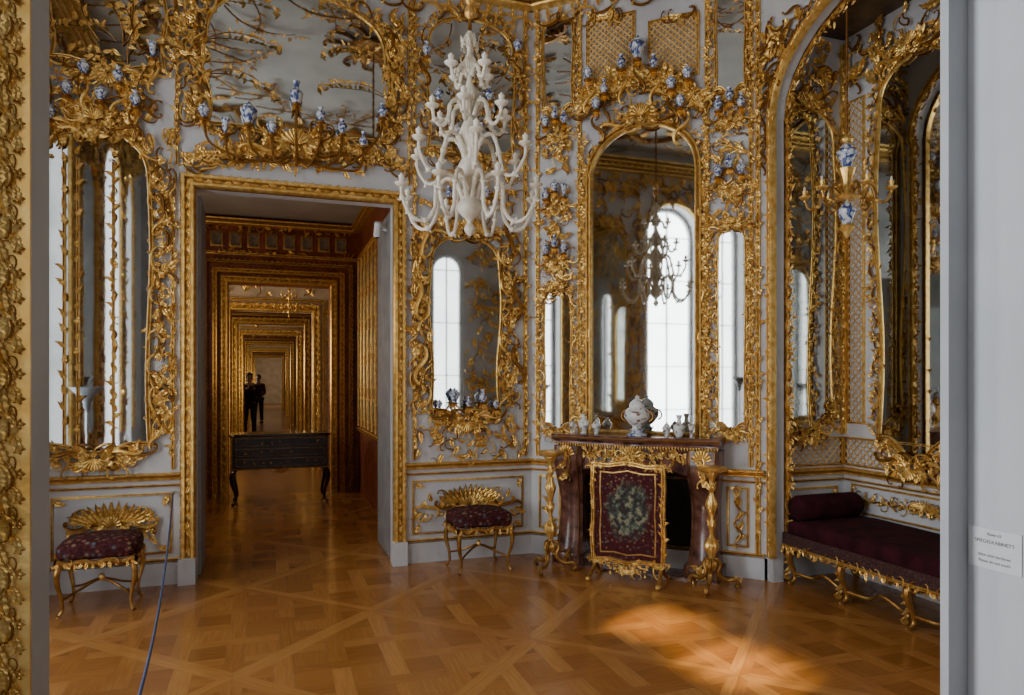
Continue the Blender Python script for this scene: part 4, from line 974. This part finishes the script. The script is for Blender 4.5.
# black lacquer writing table
e=thing('writing_table','black lacquer table with gilded mounts standing before the far doorway','table',T(.17,9.75,0))
tw=.60
a=Acc();V,Q=supere(tw+.03,.3,.018,.2,.15,8,40);a.add(V+np.array([0,0,.89]),Q);link('table_top',a.mesh('table_top',LACQ),None,e)
a=Acc();a.box(-tw,tw,-.26,.26,.46,.875);link('carcass',a.mesh('carcass',LACQ,sharp=20),None,e)
W=Wall((-tw,-.262),(tw,-.262));b=Acc();molding(b,rect(.01,.465,2*tw-.01,.87),.014,.012);molding(b,[(0,.905),(2*tw,.905)],.014,.03,False);crest(b,tw,.45,.10,-1,.0)
link('gilded_edging',b.mesh('gilded_edging',GOLDD),W.M,e)
for r_ in range(3):
    a=Acc();yz=.49+r_*.13;a.box(-tw+.04,tw-.04,-.275,-.262,yz,yz+.115);d=link('drawer',a.mesh('drawer',LACQ,sharp=20),None,e)
    W=Wall((-tw,-.275),(tw,-.275));b=Acc();molding(b,rect(.06,yz+.012,2*tw-.06,yz+.103),.004,.003)
    for q in range(9):place(b,R.choice(TL+TC),.16+q*.11,yz+.055,R.random()*6,.035,False,0)
    link('gilded_decoration',b.mesh('gilded_decoration',GOLDD),W.M,d)
for sx in(-1,1):
    for sy in(-1,1):
        a=Acc();V,Q=cabriole(.47,.024,.05);a.add(V,Q);link('leg',a.mesh('leg',LACQ),T(sx*(tw-.05),sy*.22,0)@Matrix.Rotation(math.atan2(sy,sx),4,'Z'),e)
# ---------------------------------------------------------------- people
def skin_mesh(name,verts,edges,rad,mat,parent,root=0,sub=2):
    me=bpy.data.meshes.new(name);me.from_pydata(verts,edges,[]);o=link(name,me,None,parent);me.materials.append(mat)
    m=o.modifiers.new('s','SKIN');m.use_smooth_shade=True
    for i,r in enumerate(rad):
        sv=me.skin_vertices[0].data[i];rr=r if isinstance(r,tuple) else (r,r);sv.radius=rr;sv.use_root=(i==root)
    s=o.modifiers.new('b','SUBSURF');s.levels=sub;s.render_levels=sub;return o
def person(x,y,rot,coat,trouser,label,cam=True,sc=1.):
    e=thing('person',label,'person',T(x,y,0)@Matrix.Rotation(rot,4,'Z')@Matrix.Scale(sc,4))
    hz=1.36 if cam else .98;hy=-.30 if cam else -.22;ez=1.12
    V=[(0,0,.95),(0,0,1.12),(0,-.01,1.3),(0,0,1.45),(0,0,1.53),(0,-.01,1.60),(0,-.005,1.70),(0,0,1.765),
       (.17,0,1.42),(.25,-.06,ez),(.10,hy,hz),(.07,hy-.07,hz+.03),(-.17,0,1.42),(-.25,-.06,ez),(-.10,hy,hz),(-.07,hy-.07,hz+.03),
       (.10,0,.88),(.11,-.01,.48),(.12,.02,.09),(.13,-.14,.04),(-.10,0,.88),(-.12,-.01,.48),(-.14,.02,.09),(-.15,-.14,.04)]
    E=[(0,1),(1,2),(2,3),(3,4),(4,5),(5,6),(6,7),(3,8),(8,9),(9,10),(10,11),(3,12),(12,13),(13,14),(14,15),(0,16),(16,17),(17,18),(18,19),(0,20),(20,21),(21,22),(22,23)]
    rd=[(.14,.10),(.125,.09),(.15,.10),(.09,.08),.05,(.07,.08),(.078,.095),(.05,.06),.06,.045,.032,.035,.06,.045,.032,.035,.085,.06,.042,.04,.085,.06,.042,.04]
    skin_mesh('body',V,E,rd,SKIN,e)
    jv=[0,1,2,3,8,9,10,12,13,14];ix={v:i for i,v in enumerate(jv)};je=[(0,1),(1,2),(2,3),(3,8),(8,9),(9,10),(3,12),(12,13),(13,14)]
    VV=[V[i] for i in jv];VV[0]=(0,0,.86)
    skin_mesh('jacket',VV,[(ix[p],ix[q]) for p,q in je],[(.185,.14),(.16,.12),(.18,.125),(.10,.09),.085,.062,.048,.085,.062,.048],coat,e)
    tv=[0,16,17,18,20,21,22];ix={v:i for i,v in enumerate(tv)};te=[(0,16),(16,17),(17,18),(0,20),(20,21),(21,22)]
    skin_mesh('trousers',[V[i] for i in tv],[(ix[p],ix[q]) for p,q in te],[(.15,.115),.105,.078,.062,.105,.078,.062],trouser,e)
    for s in(-1,1):
        a=Acc();vv,q=supere(.05,.14,.045,.7,.6,8,14);a.add(vv+np.array([s*.135,-.07,.045]),q);link('shoe',a.mesh('shoe',BLACK),None,e)
    a=Acc();vv,q=supere(.088,.105,.11,1,1,10,16);vv[:,1]+=.02;vv=vv+np.array([0,.01,1.71]);a.add(vv,q);link('hair',a.mesh('hair',HAIR),None,e)
    a=Acc();vv,q=supere(.014,.02,.022,1,1,6,8);a.add(vv+np.array([0,-.105,1.63]),q);link('nose',a.mesh('nose',SKIN),None,e)
    for s in(-1,1):
        a=Acc();vv,q=supere(.012,.02,.03,1,1,6,8);a.add(vv+np.array([s*.082,0,1.64]),q);link('ear',a.mesh('ear',SKIN),None,e)
        a=Acc();vv,q=supere(.012,.008,.008,1,1,6,8);a.add(vv+np.array([s*.032,-.092,1.66]),q);link('eye',a.mesh('eye',BLACK),None,e)
        a=Acc()
        for f_ in range(4):
            zz=hz+.05-.02*f_
            P=smooth([(s*.085,hy-.08,zz),(s*.06,hy-.12,zz),(s*.03,hy-.125,zz)],4);vv,q=tube(P,.009,6,ref=(0,0,1));a.add(vv,q)
        P=smooth([(s*.08,hy-.05,hz+.05),(s*.05,hy-.06,hz+.07),(s*.03,hy-.08,hz+.07)],4);vv,q=tube(P,.010,6,ref=(0,0,1));a.add(vv,q)
        link('fingers',a.mesh('fingers',SKIN),None,e)
    if cam:
        c=thing('camera','small black camera held by the person','camera',T(x,y,0)@Matrix.Rotation(rot,4,'Z')@T(0,hy-.158,hz+.03))
        a=Acc();vv,q=supere(.065,.020,.04,.3,.3,8,16);a.add(vv,q);link('camera_body',a.mesh('camera_body',BLACK),None,c)
        a=Acc();vv,q=lathe([(.003,0),(.03,0),(.032,.05),(.026,.052),(.003,.04)],14,'z');a.add(vv,q);link('camera_lens',a.mesh('camera_lens',BLACK),T(0,-.02,0)@Matrix.Rotation(pi/2,4,'X'),c)
person(-.46,21.0,.1,CLOTH,DENIM,'person in dark jacket and jeans holding up a camera',True)  # figure placed to stand in for the photographer's mirror reflection
person(-.30,27.5,-.3,BEIGE,DENIM,'person in brown coat and dark trousers standing in a far doorway',False)  # second figure standing in for one seen in the mirror reflection
# ---------------------------------------------------------------- foreground doorway
Wn=Wall((-.31,.70),(-.19,.70))
a=Acc();molding(a,[(.06,0),(.06,3.2)],.12,.012,False)
y=.9
i=0
while y<2.45:
    place(a,TL[i%4],.106,y,pi/2+.4*(-1)**i,.026,i%2==0,.010);place(a,TC[i%3],.104,y+.008,pi/2,.022,i%2==0,.010);place(a,TF,.114,y+.012,0,.008,False,.01);place(a,TS[i%3],.085,y,pi/2,.03,i%2==0,.01)
    place(a,TL[(i+1)%4],.112,y+.01,pi/2-.5*(-1)**i,.016,i%2==1,.011);place(a,TC[(i+1)%3],.110,y,pi/2,.012,i%2==1,.011)
    y+=.021;i+=1
link('trim_%d'%k,a.mesh('gilded_architrave',GOLD),Wn.M,kind='structure');k+=1
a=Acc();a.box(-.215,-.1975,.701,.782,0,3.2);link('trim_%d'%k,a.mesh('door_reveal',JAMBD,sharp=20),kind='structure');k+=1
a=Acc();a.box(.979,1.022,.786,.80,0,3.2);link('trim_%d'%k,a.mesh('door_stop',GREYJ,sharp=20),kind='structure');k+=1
a=Acc();a.box(1.019,1.05,.45,.788,0,3.2);link('trim_%d'%k,a.mesh('door_reveal_panel',pm('pale_grey_reveal_paint',(.50,.51,.53),(.58,.59,.61),4,.45,0,.03),sharp=20),kind='structure');k+=1
Ws=Wall((1.0188,.786),(1.0188,.69))
e=thing('sign_plate','small white information plate with fine lettering on the door reveal','sign',Ws.M@T(.003,1.318,0))
a=Acc();a.box(0,.080,0,.060,0,.0015);link('plate',a.mesh('plate',pm('white_sign_card',(.66,.67,.68),(.72,.73,.74),5,.4),sharp=20),None,e)
for i,(t,s_,yy) in enumerate((('Raum 62',.006,.050),('SPIEGELKABINETT',.0075,.038),('Bitte nicht berühren',.006,.018),('Please do not touch',.006,.009))):
    cu=bpy.data.curves.new('lettering','FONT');cu.body=t;cu.size=s_;cu.align_x='CENTER';cu.extrude=.0001
    tmp=bpy.data.objects.new('tmp_text',cu);SC.objects.link(tmp);bpy.context.view_layer.update()
    me=bpy.data.meshes.new_from_object(tmp.evaluated_get(bpy.context.evaluated_depsgraph_get()));bpy.data.objects.remove(tmp)
    me.materials.clear();me.materials.append(INK);link('lettering',me,T(.040,yy,.0018),e)
# ---------------------------------------------------------------- lights
ld=bpy.data.lights.new('anteroom_fill','AREA');ld.shape='RECTANGLE';ld.size=1.2;ld.size_y=1.8;ld.energy=7;ld.color=(1.,.95,.88)  # added fill lamp behind the camera for the door frame, no window there
lo=bpy.data.objects.new('anteroom_fill',ld);SC.objects.link(lo);lo.matrix_world=Matrix.LocRotScale(Vector((.9,-1.6,2.2)),Vector((-.7,2.6,-.5)).to_track_quat('-Z','Y'),Vector((1,1,1)))
def spot(loc,tgt,e_,size,col,blend=.95,rad=.05,scx=1.):
    ld=bpy.data.lights.new('sunbeam','SPOT');ld.energy=e_;ld.spot_size=math.radians(size);ld.spot_blend=blend;ld.color=col;ld.shadow_soft_size=rad
    lo=bpy.data.objects.new('sunbeam',ld);SC.objects.link(lo);d=Vector(tgt)-Vector(loc)
    lo.matrix_world=Matrix.LocRotScale(Vector(loc),d.to_track_quat('-Z','Y'),Vector((scx,1,1)))
def beam(px,py,w_at,zs,e_,size):
    fx,fy=wm(px,py);d=np.array([fx+1.9+.1,fy-w_at]);sx,sy=fx-d[0]*1.4,fy-d[1]*1.4
    spot((sx,sy,zs),(fx,fy,0),e_,size,(1,.80,.48))
beam(645,620,1.98,3.9,10000,3.2);beam(668,627,1.98,3.9,9000,3.2);beam(690,634,1.98,3.9,4000,3.0)
beam(704,650,1.90,3.8,9000,3.0);beam(728,660,1.90,3.8,10000,3.3);beam(752,670,1.90,3.8,9000,3.2);beam(776,682,1.90,3.8,6000,3.0)
w=bpy.data.worlds.new('w');bpy.context.scene.world=w;w.use_nodes=True;bg=w.node_tree.nodes['Background'];bg.inputs[0].default_value=(.84,.88,1,1);bg.inputs[1].default_value=.26
cam=bpy.data.cameras.new('camera');co=bpy.data.objects.new('camera',cam);SC.objects.link(co)
co.location=(0,0,CAMH);co.rotation_euler=(pi/2,0,-TH);cam.sensor_width=36;cam.lens=FPX/1024*36;cam.shift_y=32.5/1024;cam.clip_start=.05;cam.clip_end=200
bpy.context.scene.camera=co
print('VASES',len(VASES))
